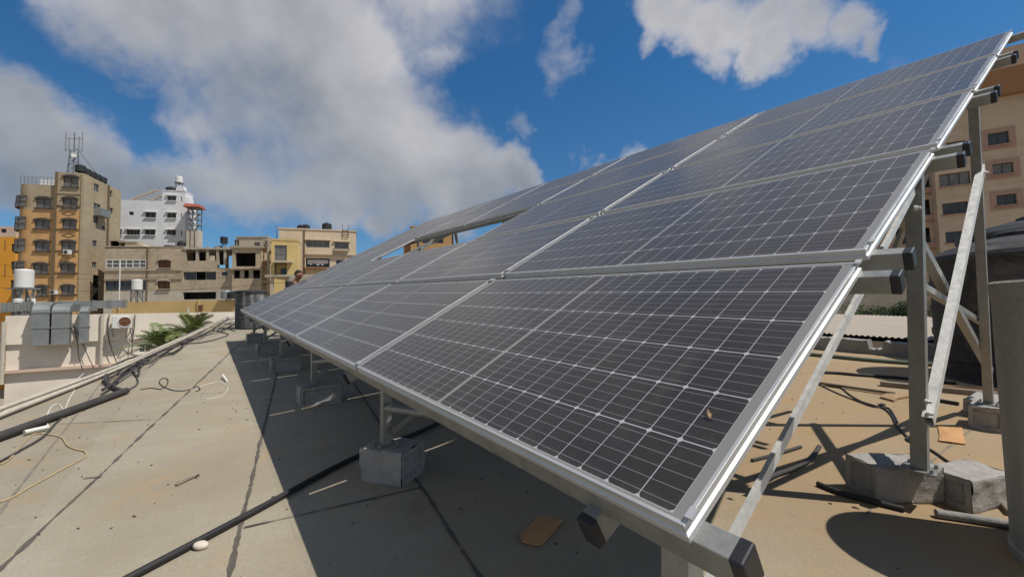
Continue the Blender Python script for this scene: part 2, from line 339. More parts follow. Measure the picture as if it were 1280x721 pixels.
# ------------------------------------------------------------------ mesh helpers
WM = {}
class MB:
    def __init__(s): s.v = []; s.f = []; s.sm = []
    def add(s, vs, fs, smooth=False):
        o = len(s.v); s.v += [V(p) for p in vs]; s.f += [tuple(i + o for i in q) for q in fs]; s.sm += [smooth] * len(fs); return s
    def hexa(s, p):     # 8 corners: bottom 0-3 ccw, top 4-7
        return s.add(p, [(3, 2, 1, 0), (4, 5, 6, 7), (0, 1, 5, 4), (1, 2, 6, 5), (2, 3, 7, 6), (3, 0, 4, 7)])
    def box(s, c, ax, ay, az, hx, hy, hz):
        ax, ay, az, c = V(ax), V(ay), V(az), V(c)
        P = lambda a, b, d: c + ax * a * hx + ay * b * hy + az * d * hz
        return s.hexa([P(-1, -1, -1), P(1, -1, -1), P(1, 1, -1), P(-1, 1, -1), P(-1, -1, 1), P(1, -1, 1), P(1, 1, 1), P(-1, 1, 1)])
    def abox(s, x0, x1, y0, y1, z0, z1):
        return s.box(((x0 + x1) / 2, (y0 + y1) / 2, (z0 + z1) / 2), (1, 0, 0), (0, 1, 0), (0, 0, 1), (x1 - x0) / 2, (y1 - y0) / 2, (z1 - z0) / 2)
    def bar(s, p, q, w, h, side=None):
        p, q = V(p), V(q); d = (q - p).normalized(); a = V(side) if side else (V((0, 0, 1)) if abs(d.z) < .9 else V((1, 0, 0)))
        a = (a - d * a.dot(d)).normalized(); b = d.cross(a)
        return s.box((p + q) / 2, d, a, b, (q - p).length / 2, w / 2, h / 2)
    def ctube(s, p, q, w, h, side, wall=.004):     # hollow rectangular tube, open ends
        p, q = V(p), V(q); d = (q - p).normalized(); a = V(side); a = (a - d * a.dot(d)).normalized(); b = d.cross(a)
        vs = []
        for e in (p, q):
            for (k) in (0, wall):
                for (i, j) in ((-1, -1), (1, -1), (1, 1), (-1, 1)): vs.append(e + a * i * (w / 2 - k) + b * j * (h / 2 - k))
        fs = []
        for i in range(4):
            j = (i + 1) % 4
            fs += [(i, j, 8 + j, 8 + i), (4 + j, 4 + i, 12 + i, 12 + j), (j, i, 4 + i, 4 + j), (8 + i, 8 + j, 12 + j, 12 + i)]
        return s.add(vs, fs)
    def tube(s, pts, r, n=8, smooth=True, closed_ends=True, sub=0):
        pts = [V(p) for p in pts]
        if sub: pts = spline(pts, sub)
        rs = r if isinstance(r, (list, tuple)) else [r] * len(pts)
        if len(rs) != len(pts): rs = [rs[0] + (rs[-1] - rs[0]) * i / (len(pts) - 1) for i in range(len(pts))]
        vs = []; d0 = (pts[1] - pts[0]).normalized(); a = d0.orthogonal().normalized()
        for i, p in enumerate(pts):
            d = (pts[min(i + 1, len(pts) - 1)] - pts[max(i - 1, 0)]).normalized()
            a = (a - d * a.dot(d)).normalized(); b = d.cross(a)
            for k in range(n): vs.append(p + (a * math.cos(2 * math.pi * k / n) + b * math.sin(2 * math.pi * k / n)) * rs[i])
        fs = [(i * n + k, i * n + (k + 1) % n, (i + 1) * n + (k + 1) % n, (i + 1) * n + k) for i in range(len(pts) - 1) for k in range(n)]
        s.add(vs, fs, smooth)
        if closed_ends:
            s.add(vs[:n], [tuple(reversed(range(n)))]); s.add(vs[-n:], [tuple(range(n))])
        return s
    def lathe(s, c, prof, n=32, ax=(0, 0, 1), sharp=40):
        """prof: list of (radius, height). rings are split at sharp corners"""
        ax = V(ax).normalized(); a = ax.orthogonal().normalized(); b = ax.cross(a); c = V(c)
        ring = lambda r, h: [c + ax * h + (a * math.cos(2 * math.pi * k / n) + b * math.sin(2 * math.pi * k / n)) * r for k in range(n)]
        for (r0, h0), (r1, h1) in zip(prof, prof[1:]):
            A, B = ring(r0, h0), ring(r1, h1)
            if r0 < 1e-6: s.add([A[0]] + B, [(0, 1 + (k + 1) % n, 1 + k) if False else (0, 1 + k, 1 + (k + 1) % n) for k in range(n)], True)
            elif r1 < 1e-6: s.add(A + [B[0]], [(k, (k + 1) % n, n) for k in range(n)], True)
            else: s.add(A + B, [(k, (k + 1) % n, n + (k + 1) % n, n + k) for k in range(n)], True)
        return s
    def build(s, name, m, parent=None, loc=None, bevel=0.0, seg=2):
        me = bpy.data.meshes.new(name)
        if parent is not None: inv = WM[parent].inverted(); base = WM[parent]
        else:
            base = M4.Translation(V(loc)) if loc is not None else M4.Identity(4); inv = base.inverted()
        me.from_pydata([inv @ p for p in s.v], [], s.f)
        me.polygons.foreach_set('use_smooth', s.sm)
        me.materials.append(MT[m] if isinstance(m, str) else m); me.update()
        o = bpy.data.objects.new(name, me); COL.objects.link(o)
        if parent is not None: o.parent = parent
        else: o.matrix_world = base
        WM[o] = base.copy()
        if bevel:
            b = o.modifiers.new('bevel', 'BEVEL'); b.width = bevel; b.segments = seg; b.limit_method = 'ANGLE'; b.angle_limit = math.radians(40)
        return o
def spline(p, k):
    out = []
    for i in range(len(p) - 1):
        a, b, c, d = p[max(i - 1, 0)], p[i], p[i + 1], p[min(i + 2, len(p) - 1)]
        for j in range(k):
            t = j / k
            out.append(.5 * ((2 * b) + (c - a) * t + (2 * a - 5 * b + 4 * c - d) * t * t + (3 * b - a - 3 * c + d) * t ** 3))
    return out + [p[-1]]
def tag(o, label=None, cat=None, group=None, kind=None):
    for k, v in (('label', label), ('category', cat), ('group', group), ('kind', kind)):
        if v: o[k] = v
    return o
def thing(name, label, cat, loc=(0, 0, 0), group=None, mtx=None):
    o = bpy.data.objects.new(name, None); COL.objects.link(o); o.empty_display_size = .2
    W = mtx if mtx is not None else M4.Translation(V(loc))
    o.matrix_world = W; WM[o] = W.copy()
    return tag(o, label, cat, group)
Z3 = V((0, 0, 1))

# ------------------------------------------------------------------ ground and the roof we stand on
ZG = -9.0
g = MB(); g.add([(-2500, -2500, ZG), (2500, -2500, ZG), (2500, 2500, ZG), (-2500, 2500, ZG)], [(0, 1, 2, 3)])
tag(g.build('ground', 'ground'), kind='structure')

def edge_h(u): return -2.22 + (u - 5.69) * .1194
nu, nh = 56, 40
rb = MB(); vs = []; us = [-7 + 28 * i / nu for i in range(nu + 1)]
for i, u in enumerate(us):
    for j in range(nh + 1):
        h = edge_h(u) + (10.9 - edge_h(u)) * j / nh
        vs.append(RP(u, h, 0))
fs = [(i * (nh + 1) + j, i * (nh + 1) + j + 1, (i + 1) * (nh + 1) + j + 1, (i + 1) * (nh + 1) + j) for i in range(nu) for j in range(nh)]
rb.add(vs, [tuple(reversed(f)) for f in fs], True)
tag(rb.build('roof_deck', 'roof'), kind='structure')
sk = MB()          # walls of the building under the deck
cor = [RP(-7, edge_h(-7), -.004), RP(21, edge_h(21), -.004), RP(21, 10.9, -.004), RP(-7, 10.9, -.004)]
for a, b in zip(cor, cor[1:] + cor[:1]):
    sk.add([a, b, V((b.x, b.y, ZG)), V((a.x, a.y, ZG))], [(3, 2, 1, 0)])
tag(sk.build('roof_deck_wall', 'wallw'), kind='structure')

def ribbon(pts, w, z=.004, jit=.75, step=.035):
    """an uneven strip lying on the roof"""
    P = []
    for a, b in zip(pts, pts[1:]):
        a, b = V(a), V(b); k = max(2, int((b - a).length / step))
        P += [a.lerp(b, i / k) for i in range(k)]
    P.append(V(pts[-1])); vs = []; sd = random.random() * 100
    for i, p in enumerate(P):
        d = (P[min(i + 1, len(P) - 1)] - P[max(i - 1, 0)]).normalized(); sidev = d.cross(RN).normalized()
        o = (mnoise.noise(V((i * step * 2.5, sd, 0))) ) * .006
        ww = w * max(.18, 1 + jit * 1.6 * mnoise.noise(V((i * step * 6, 0, sd))) + .8 * mnoise.noise(V((i * step * 22, 3, sd))))
        vs += [p + sidev * (ww / 2 + o) + RN * z, p + sidev * (-ww / 2 + o) + RN * z]
    return MB().add(vs, [(2 * i, 2 * i + 1, 2 * i + 3, 2 * i + 2) for i in range(len(P) - 1)])
def far(p, q, k): p, q = V(p), V(q); return p + (q - p) * k
for a, b, k0, k1, w, m, z in (((0, 711), (199, 524), -.6, 6, .017, 'tar', .004), ((286, 721), (346, 467), -.5, 2.6, .020, 'tar', .004),
                        ((520, 598), (600, 721), -6, 2.4, .017, 'tar', .004), ((74, 530), (199, 524), 0, 1, .009, 'tar', .006),
                        ((305, 660), (525, 610), 0, 1.0, .009, 'tar', .006), ((105, 598), (128, 596), 0, 1, .008, 'tar', .007),
                        ((1185, 560), (1235, 520), -1.2, 1.6, .012, 'seam', .004), ((1080, 600), (1240, 650), 1.05, 3, .012, 'seam', .006),
                        ((0, 640), (110, 500), -1, 4, .012, 'seam', .0045)):
    p, q = G(*a), G(*b)
    r = ribbon([far(p, q, k0), far(p, q, k1)], w, z)
    tag(r.build('roof_seam', m), kind='structure')

# low broken parapet at the back of the roof
pb = MB()
L0, L1 = RP(8, 10.2), RP(-6, 10.2); nseg = 360; A = []
def ht(t): return .27 + .03 * mnoise.noise(V((t * 40, 0, 3))) + .025 * mnoise.noise(V((t * 190, 0, 7))) - (.17 + .05 * mnoise.noise(V((t * 300, 2, 7))) if abs(t - .412) < .008 else 0)
for i in range(nseg + 1):
    t = i / nseg; p = L0.lerp(L1, t); hh = ht(t); dj = .03 * mnoise.noise(V((t * 60, 5, 0)))
    A.append((p + HP * (-.13 + dj) - RN * .01, p + HP * (-.13 + dj) + RN * hh, p + HP * .14 + RN * (hh + .01), p + HP * .14 - RN * .01))
for a, b in zip(A, A[1:]):
    pb.add([*a, *b], [(0, 1, 5, 4), (1, 2, 6, 5), (2, 3, 7, 6)])
tag(pb.build('parapet_wall', 'conc_old', loc=RP(1, 10.2)), 'low rough concrete parapet with a broken notch along the back of the roof', 'parapet')

# ------------------------------------------------------------------ solar array
S0 = [0.0, 1.093, 2.178, 3.268, 4.362]
UP = 1.958
PM = M4((( -U.x, S.x, N.x, 0), (-U.y, S.y, N.y, 0), (-U.z, S.z, N.z, 0), (0, 0, 0, 1)))   # panel local x = -U (to the right), y up slope
def panel_mtx(c, r):
    m = PM.copy(); p = PP((c + 1) * UP - (UP - PL_) / 2, S0[r], 0)
    m.translation = p; return m
FD = .035
def panel_frame_mb():
    b = MB()
    prof = [(.011, 0), (.0045, 0), (.0035, -.001), (.0035, -.0095), (.0055, -.0105), (.0055, -.018), (.0005, -.0215), (0, -.0225), (0, -.034), (.001, -FD), (.028, -FD), (.028, -.033), (.0075, -.0325), (.0075, -.005), (.011, -.005)]
    # profile: inset from the outer edge, height; swept round the rectangle with mitred corners
    cs = [(0, 0, 1, 1), (PL_, 0, -1, 1), (PL_, PW_, -1, -1), (0, PW_, 1, -1)]
    n = len(prof)
    for k in range(4):
        A_, B_ = cs[k], cs[(k + 1) % 4]
        vs = [V((A_[0] + A_[2] * i, A_[1] + A_[3] * i, h)) for i, h in prof] + [V((B_[0] + B_[2] * i, B_[1] + B_[3] * i, h)) for i, h in prof]
        b.add(vs, [(i, (i + 1) % n, n + (i + 1) % n, n + i) for i in range(n)])
    return b
def local_build(mb, name, m, parent):
    me = bpy.data.meshes.new(name); me.from_pydata([tuple(p) for p in mb.v], [], mb.f); me.polygons.foreach_set('use_smooth', mb.sm)
    me.materials.append(MT[m]); me.update()
    o = bpy.data.objects.new(name, me); COL.objects.link(o); o.parent = parent; WM[o] = WM[parent].copy(); return o
rows = ['bottom row', 'second row from the bottom', 'middle row', 'fourth row from the bottom', 'top row']
cols = ['at the near right end', 'second from the near right end', 'third from the near right end', 'third from the far left end', 'second from the far left end', 'at the far left end']
proto = None
for r in range(5):
    for c in range(6):
        if r == 2 and c in (2, 3): continue
        lab = 'solar panel in the %s, %s' % (rows[r], cols[c])
        M_ = panel_mtx(c, r)
        # tiny fitting tolerances
        M_ = M_ @ M4.Translation((random.uniform(-.003, .003), random.uniform(-.003, .003), random.uniform(-.002, .002))) @ M4.Rotation(random.uniform(-.0012, .0012), 4, 'X')
        if proto is None:
            proto = thing('solar_panel', lab, 'solar panel', group='solar panels of the tilted array', mtx=M_)
            fr = local_build(panel_frame_mb(), 'panel_frame', 'alu', proto)
            gl = MB(); gl.add([(.0105, .0105, -.0015), (PL_ - .0105, .0105, -.0015), (PL_ - .0105, PW_ - .0105, -.0015), (.0105, PW_ - .0105, -.0015)], [(0, 1, 2, 3)])
            gl.add([(.0105, .0105, -.006), (PL_ - .0105, .0105, -.006), (PL_ - .0105, PW_ - .0105, -.006), (.0105, PW_ - .0105, -.006)], [(3, 2, 1, 0)])
            cs_ = local_build(gl, 'cell_sheet', 'cell', proto)
            jb = MB(); jb.abox(PL_ / 2 - .06, PL_ / 2 + .06, PW_ - .16, PW_ - .06, -.028, -.007)
            jx = local_build(jb, 'junction_box', 'cap', proto)
        else:
            o = proto.copy(); COL.objects.link(o); o.matrix_world = M_; WM[o] = M_.copy(); o['label'] = lab
            for ch in (fr, cs_, jx):
                k = ch.copy(); COL.objects.link(k); k.parent = o

# steel rack under the panels
rack = thing('steel_rack', 'galvanised steel rack of rails, posts and braces holding up the solar panels', 'rack', RP(2, 1.5))
RAILS = [.026] + [q for s0 in S0[1:] for q in (s0 - .094, s0 + .055)] + [5.31]
for s_ in RAILS:
    pr = .052 if s_ < .1 else .058
    e0, e1 = PP(-pr, s_, -FD - .029), PP(6 * UP + .06, s_, -FD - .029)
    rw, rh = (.046, .070) if s_ < .1 else (.042, .056)
    if s_ < .1: e0, e1 = e0 - N * .007, e1 - N * .007
    rl = MB().ctube(e0, e1, rw, rh, S).build('rail', 'galv', rack, bevel=.003)
    MB().box(e0 - U * .002, U, S, N, .012, rw / 2 + .0012, rh / 2 + .0012).build('end_cap', 'cap', rl, bevel=.004)
    MB().box(e1 + U * .002, U, S, N, .012, .0222, .0292).build('end_cap', 'cap', rl, bevel=.004)
UL = [.26, 2.27, 4.5, 6.87, 9.17, 11.55]
hz = lambda h: .7754 + h * .5477                 # height of the panel plane over the roof
drop = .20                                       # down to the underside of the rafters
def sn(h): return h / .877
base_pts = []
for i, u in enumerate(UL):
    p, q = PP(u, -.03, -FD - .056 - .033), PP(u, 5.36, -FD - .056 - .033)
    rf = MB().ctube(p, q, .042, .066, N.cross(S)).build('rafter', 'galv', rack, bevel=.003)
    MB().box(p - S * .002, S, U, N, .012, .0222, .0342).build('end_cap', 'cap', rf, bevel=.004)
    fh = .28 if i else .17
    mid_h, back_h = 2.5, 4.35
    foot_b = (u, 5.0)
    for (h0, h1, w, du) in ((fh if i else .12, fh if i else .12, .06, 0 if i else -.16), (mid_h, mid_h + .06, .07, -.055), (back_h, foot_b[1], .06, -.055)):
        top = RP(u + du, h0, hz(h0) - drop + (.06 if du else -.01) + (.02 if not i else 0)); ft = RP(u + du, h1, .205)
        MB().ctube(ft, top, w, w * .9, U).build('post', 'galv', rack, bevel=.003)
        bp = MB().box(RP(u + du, h1, .208), U, HP, RN, .075, .075, .004)
        for a in (-1, 1):
            for b in (-1, 1): bp.lathe(RP(u + du + a * .055, h1 + b * .055, .21), [(.009, 0), (.009, .022), (0, .022)], 6, RN)
        bp.build('base_plate', 'galv', rack)
        base_pts.append((u + du, h1))
    uu = u - .06
    MB().bar(RP(uu, fh + .02, .30), RP(uu, mid_h - .05, hz(mid_h) - .42), .014, .036, U).build('brace', 'galv_lit' if i == 0 else 'galv', rack)
    if i == 0:
        b0 = RP(.16, 2.50, .49); b1 = RP(.19, 4.63, 2.24)
        br = MB().ctube(b0, b1, .045, .065, U).build('brace', 'galv_lit', rack)
    MB().bar(RP(u, mid_h + .02, hz(mid_h) - .52), RP(u, 5.6, .44), .05, .05, U).build('brace', 'galv', rack)
    MB().bar(RP(u, mid_h - .15, 1.30), RP(u, 5.3, .90), .04, .04, U).build('brace', 'galv', rack)
    if i < len(UL) - 1:
        MB().tube([RP(u + .02, .31, hz(.31) - .17), RP(UL[i + 1], .28, .44)], .024, 10).build('brace', 'galv', rack)
        m0 = (u + UL[i + 1]) / 2
        MB().bar(RP(u, back_h, hz(back_h) - .25), RP(u + .5, 4.7, 1.6), .04, .04).build('brace', 'galv', rack)
for q_ in (RP(.17, 2.50, .53), RP(.17, 2.46, .60), RP(.17, 4.55, 2.18), RP(.185, .24, .34), RP(.185, 2.36, 1.62), RP(.22, 2.52, 1.98)):
    MB().lathe(q_ + U * -.006, [(.014, 0), (.014, .012), (.008, .013), (.008, .026), (0, .026)], 6, tuple(-U)).build('bolt', 'galv_lit', rack)
# clamps along the seams
for c in range(0, 7):
    for k, s_ in enumerate(RAILS):
        if c in (2, 3, 4) and k in (4, 5): continue
        uc = c * UP if c else .019
        if c == 6: uc = 6 * UP - .019
        cb = MB().box(PP(uc, s_, .003), U, S, N, .026 if 0 < c < 6 else .007, .012, .0028)
        if 0 < c < 6: cb.box(PP(uc + (0 if 0 < c < 6 else (-.0095 if c == 0 else .0095)), s_, -.0175), U, S, N, .003, .010, .0175)
        cb.build('clamp', 'alu', rack)

# concrete footing blocks: cast blocks with a sunk panel in each end
def block_mb(c, ax, ay, az, l, w, h):
    """l along ax with recessed ends; c = centre of the base"""
    b = MB(); c, ax, ay, az = V(c), V(ax), V(ay), V(az)
    P = lambda x, y, z: c + ax * x + ay * y + az * z
    i, d = .035, .018
    for sgn in (-1, 1):
        x = sgn * l / 2; o = [P(x, -w / 2, 0), P(x, w / 2, 0), P(x, w / 2, h), P(x, -w / 2, h)]
        inn = [P(x, -w / 2 + i, i), P(x, w / 2 - i, i), P(x, w / 2 - i, h - i), P(x, -w / 2 + i, h - i)]
        dp = [p - ax * sgn * d for p in inn]
        f = []
        for k in range(4):
            j = (k + 1) % 4; f += [(k, j, 4 + j, 4 + k), (4 + k, 4 + j, 8 + j, 8 + k)]
        f.append((8, 9, 10, 11))
        if sgn < 0: f = [tuple(reversed(q)) for q in f]
        b.add(o + inn + dp, f)
    b.add([P(-l / 2, -w / 2, 0), P(l / 2, -w / 2, 0), P(l / 2, w / 2, 0), P(-l / 2, w / 2, 0), P(-l / 2, -w / 2, h), P(l / 2, -w / 2, h), P(l / 2, w / 2, h), P(-l / 2, w / 2, h)],
          [(0, 1, 5, 4), (2, 3, 7, 6), (4, 5, 6, 7), (3, 2, 1, 0)])
    return b
ordn = ['nearest the camera', 'second from the near end', 'third from near', 'fourth from near', 'fifth from near', 'at the far end']
kind_txt = ['under a front leg of the array', 'under a middle post of the array', 'under a rear post of the array']
for k, (u, h) in enumerate(base_pts):
    i, j = divmod(k, 3)
    a = random.uniform(-.12, .12)
    ax = (HP * math.cos(a) + U * math.sin(a)); ay = (U * math.cos(a) - HP * math.sin(a))
    l_, w_ = .36, .22
    if j == 0:
        a = .62 if i == 1 else a * .6 + .05
        ax = (-U * math.cos(a) + HP * math.sin(a)).normalized(); ay = RN.cross(ax); l_, w_ = (.30, .27) if i == 1 else (.24, .40)
    cpos = RP(u, h + (.05 if j == 0 else 0), 0)
    if i == 0 and j == 1:
        cpos = G(1116, 618); ax = HP.copy(); ay = U.copy(); ax, ay = (right - RN * right.dot(RN)).normalized(), None; ay = RN.cross(ax); l_, w_ = .38, .22
    b = block_mb(cpos, ax, ay, RN, l_, w_, .202)
    o = b.build('concrete_block', 'conc', loc=cpos, bevel=.012, seg=2)
    tag(o, 'concrete footing block %s, %s' % (kind_txt[j], ordn[i]), 'concrete block', 'footing blocks under the array')
def loose_block(px, ang, l, w, h, label, m='conc'):
    c = G(*px); ax = HP * math.cos(ang) + U * math.sin(ang); ay = U * math.cos(ang) - HP * math.sin(ang)
    o = block_mb(c, ax, ay, RN, l, w, h).build('concrete_block', m, loc=c, bevel=.014, seg=2)
    return tag(o, label, 'concrete block', 'loose concrete blocks on the roof')
loose_block((1210, 625), -.35, .36, .22, .175, 'grey concrete block lying in the shade between the rack post and concrete tank')
loose_block((1235, 518), -.05, .55, .24, .17, 'pale concrete block on the roof beside the black water tank')

ctex = bpy.data.textures.new('chip_noise', 'CLOUDS'); ctex.noise_scale = .055; ctex.noise_depth = 4
ctex2 = bpy.data.textures.new('lump_noise', 'CLOUDS'); ctex2.noise_scale = .22; ctex2.noise_depth = 2
for o in list(COL.objects):
    if o.name.startswith('concrete_block'):
        m_ = o.modifiers.new('fine', 'SUBSURF'); m_.subdivision_type = 'SIMPLE'; m_.levels = m_.render_levels = 4
        for tx, st_ in ((ctex, .014), (ctex2, .022)):
            d_ = o.modifiers.new('rough', 'DISPLACE'); d_.texture = tx; d_.strength = st_; d_.mid_level = .5; d_.texture_coords = 'GLOBAL'
        for p_ in o.data.polygons: p_.use_smooth = True
# ------------------------------------------------------------------ tanks on our roof
def cyl_thing(name, label, cat, loc, group=None): return thing(name, label, cat, loc, group)
ct = G(1265, 700); ct = V((2.55, 1.76, RP(0, 0).z)); ct = V((2.525, 1.775, -( .0277285 * 2.525 - .03848142 * 1.775) / .99887 ))
t_ = thing('concrete_tank', 'rough grey concrete cylinder tank with streaks standing at the right edge of the roof', 'tank', ct)
MB().lathe(ct, [(.36, .0), (.36, .05), (.352, .06), (.350, 1.17), (.356, 1.175), (.356, 1.235), (.345, 1.245), (.31, 1.245), (.30, 1.20), (0, 1.19)], 56).build('tank_body', 'conc_tank', t_)
MB().lathe(ct + V((-.02, -.02, 1.20)), [(.27, 0), (.27, .03), (.22, .045), (0, .05)], 32).build('lid', 'conc_old', t_)
cpz = ct + V((-.28, -.12, .10))
MB().lathe(cpz, [(.085, 0), (.085, .06), (.05, .065), (.05, .09), (0, .09)], 20, (-.92, -.39, 0)).build('drain_fitting', 'rubber', t_)
def black_tank(loc, r, h, label, m='blackpl'):
    loc = V(loc); t = thing('water_tank', label, 'water tank', loc, 'black plastic water tanks')
    prof = [(r, 0)]
    nrib = 5
    for k in range(nrib):
        z0 = h * (k + .12) / nrib; z1 = h * (k + .88) / nrib
        prof += [(r, z0), (r * .985, z0 + .02), (r * .985, z1 - .02), (r, z1)]
    prof += [(r, h), (r * .97, h + .05), (r * .80, h + .15), (r * .5, h + .24), (r * .3, h + .27)]
    MB().lathe(loc, prof, 48).build('tank_body', m, t)
    MB().lathe(loc + V((0, 0, h + .26)), [(r * .32, 0), (r * .32, .06), (r * .28, .085), (0, .09)], 32).build('lid', m, t)
    p0 = loc + V((-r * .75, -r * .75, .12)); MB().tube([p0, p0 + V((-.12, -.12, 0))], .035, 10).build('outlet', m, t)
    return t
b1p = G(1222, 478); b1p = V((7.05, 5.75, 0)); b1p.z = -(.0277285 * b1p.x - .03848142 * b1p.y) / .99887
black_tank(b1p, 1.0, 1.72, 'big black plastic water tank standing on the roof behind the rear posts', 'blackdust')
b2p = V((9.4, 7.35, 0)); b2p.z = -(.0277285 * b2p.x - .03848142 * b2p.y) / .99887
black_tank(b2p, 1.15, 2.25, 'black water tank behind the big one, only its lid and shoulder showing')
dp = RP(16.3, .55)
t_ = thing('plastic_drum', 'weathered black drum with whitish streaks standing at the far end of the roof', 'drum', dp)
MB().lathe(dp, [(.44, 0), (.45, .03), (.45, .35), (.462, .37), (.45, .39), (.45, .78), (.462, .80), (.45, .82), (.45, 1.14), (.47, 1.16), (.47, 1.22)], 40).build('drum_body', 'blackw', t_)
MB().lathe(dp + V((0, 0, 1.22)), [(.49, -.03), (.49, .02), (.40, .055), (.36, .05), (.34, .03), (0, .04)], 40).build('lid', 'blackdust', t_)

# ------------------------------------------------------------------ things lying on the roof
def gp(pts, z): return [G(x, y, z) for x, y in pts]
def line_thing(name, label, cat, pts, r, m, z=None, n=8, sub=6, group=None, wob=0):
    P = gp(pts, r if z is None else z)
    b = MB().tube(P, r, n, sub=sub)
    return tag(b.build(name, m, loc=P[0]), label, cat, group)
z4 = lambda L: [(x / 2.566, 440 + y / 2.566) for x, y in L]
zr = lambda L: [(1000 + x / 3.279, 380 + y / 3.279) for x, y in L]
z2 = lambda L: [(x / 4, 300 + y / 4) for x, y in L]
p = far(G(440, 573), G(162, 721), 1.9)
P = [p, G(162, 721, .019), G(320, 637, .021), G(440, 573, .019), G(520, 541, .02), far(G(440, 573), G(520, 541), 1.7) + RN * .02]
tag(MB().tube(P, .0165, 12, sub=6).build('black_pipe', 'rubber', loc=P[2]), 'long thin black pipe running across the roof and under the array', 'pipe')
P = [far(G(158, 489), G(0, 545), 1.5), G(0, 545, .04), G(60, 523, .04), G(158, 488, .04)]
pp = thing('black_pipe', 'thick black pipe stub with an open end near the left roof edge', 'pipe', P[2])
MB().tube(P, .036, 14, sub=4).build('pipe_body', 'rubber_d', pp)
P = gp(z4([(408, 122), (385, 121), (355, 108), (338, 88), (345, 62), (372, 42), (420, 28), (470, 12)]), .03)
MB().tube(P, .024, 10, sub=6).build('flexible_hose', 'rubber_d', pp)
for off, lab in ((0, 'cream pipe along the left roof edge, the outer of two'), (1, 'cream pipe along the left roof edge, the inner of two')):
    pts = [(-40, 527 + off * 9), (0, 511 + off * 8), (70, 486 + off * 6), (140, 460 + off * 4), (200, 435 + off * 2), (262, 406 + off * 2), (296, 389 + off)]
    P = [G(x, y, .07 - off * .03) for x, y in pts]
    tag(MB().tube(P, .021, 10, sub=4).build('edge_pipe', 'pvc', loc=P[2]), lab, 'pipe', 'pipes along the roof edge')
line_thing('cable', 'long thin black cable curling over the left part of the roof', 'cable', [(-30, 590)] + z4([(0, 350), (70, 312), (140, 270), (185, 222), (240, 182), (320, 150), (400, 125), (438, 105), (440, 85), (425, 62), (440, 45), (480, 25), (560, 5)]), .009, 'rubber_d')
line_thing('cord', 'tan cord looping beside the thick black pipe stub', 'cord', z4([(0, 480), (45, 462), (90, 435), (145, 405), (200, 375), (245, 352), (275, 333), (272, 318), (240, 310), (215, 297), (200, 275), (170, 266), (112, 262), (80, 285), (55, 315), (30, 343), (0, 360)]), .0058, 'cord_b')
line_thing('cord', 'white cord tangled over the thick black pipe stub', 'cord', z4([(78, 255), (110, 245), (150, 238), (152, 200), (168, 172), (190, 168), (206, 185), (222, 150), (238, 122), (232, 105), (250, 85), (268, 68)]), .005, 'pvc_w')
tag(MB().tube(gp(z4([(78, 257), (112, 249), (155, 240)]), .03), .018, 8).build('pvc_offcut', 'pvc_w', loc=G(45, 537)), 'short white plastic pipe offcut beside the tan cord', 'pipe')
line_thing('cable', 'short black cable squiggle on the open roof', 'cable', z4([(450, 120), (485, 115), (515, 118), (535, 105), (538, 88), (522, 83), (511, 95), (520, 108), (550, 121), (585, 124), (615, 118), (633, 110), (641, 120), (628, 126)]), .0055, 'rubber')
line_thing('cable', 'pale cable squiggle near the shadow edge of the array', 'cable', z4([(640, 146), (665, 150), (700, 142), (722, 132), (730, 112), (712, 100), (690, 97), (650, 108), (610, 122)]), .0038, 'pvc_w')
tag(MB().bar(G(278, 468, .05), G(284, 477, .01), .02, .02).build('plastic_scrap', 'pvc_w', loc=G(281, 473)), 'white plastic scrap beside the pale cable squiggle', 'scrap')
for k, (L, lab) in enumerate((([(545, 690), (535, 650), (580, 620), (650, 590), (760, 560), (850, 520), (920, 480), (1000, 440), (1080, 410), (1165, 395)], 'dark cable run hugging the left roof edge'),
                              ([(700, 605), (690, 680), (660, 650), (665, 640), (740, 600), (830, 575), (900, 548), (925, 520), (1010, 512), (1100, 490), (1140, 470), (1085, 455), (1120, 440), (1175, 455)], 'dark cable looping across the far roof to the drum'),
                              ([(905, 525), (960, 500), (1040, 460), (1090, 425), (1130, 400), (1172, 385)], 'brown cable along the far left roof edge'),
                              ([(1060, 455), (1090, 430), (1120, 415), (1172, 425)], 'short dark cable ending at the streaked drum'))):
    line_thing('cable', lab, 'cable', z2(L), .014, 'rubber_d', group='cables along the left roof edge')
rnd = random.Random(11)
for k, lab in enumerate(('tangled dark cable lying highest on the roof edge pipes', 'thin brown cable woven between the roof edge pipes', 'black cable sagging in loops beside the inner edge pipe', 'thin grey cable running with the edge pipes to the drum', 'dark cable crossing the edge pipes by the palms')):
    pts = []
    for i in range(12):
        t = i / 11; x = 128 + 165 * t; y = 476 - 76 * t - 6 * math.sin(t * 3) + rnd.uniform(-4, 6) * (1 - t * .4) + k * 1.6
        pts.append((x, y))
    line_thing('cable', lab, 'cable', pts, .010 + .003 * (k % 2), ('rubber_d', 'plank', 'rubber', 'rubber_d', 'rubber')[k], z=.03 + .01 * k, group='cables along the left roof edge')
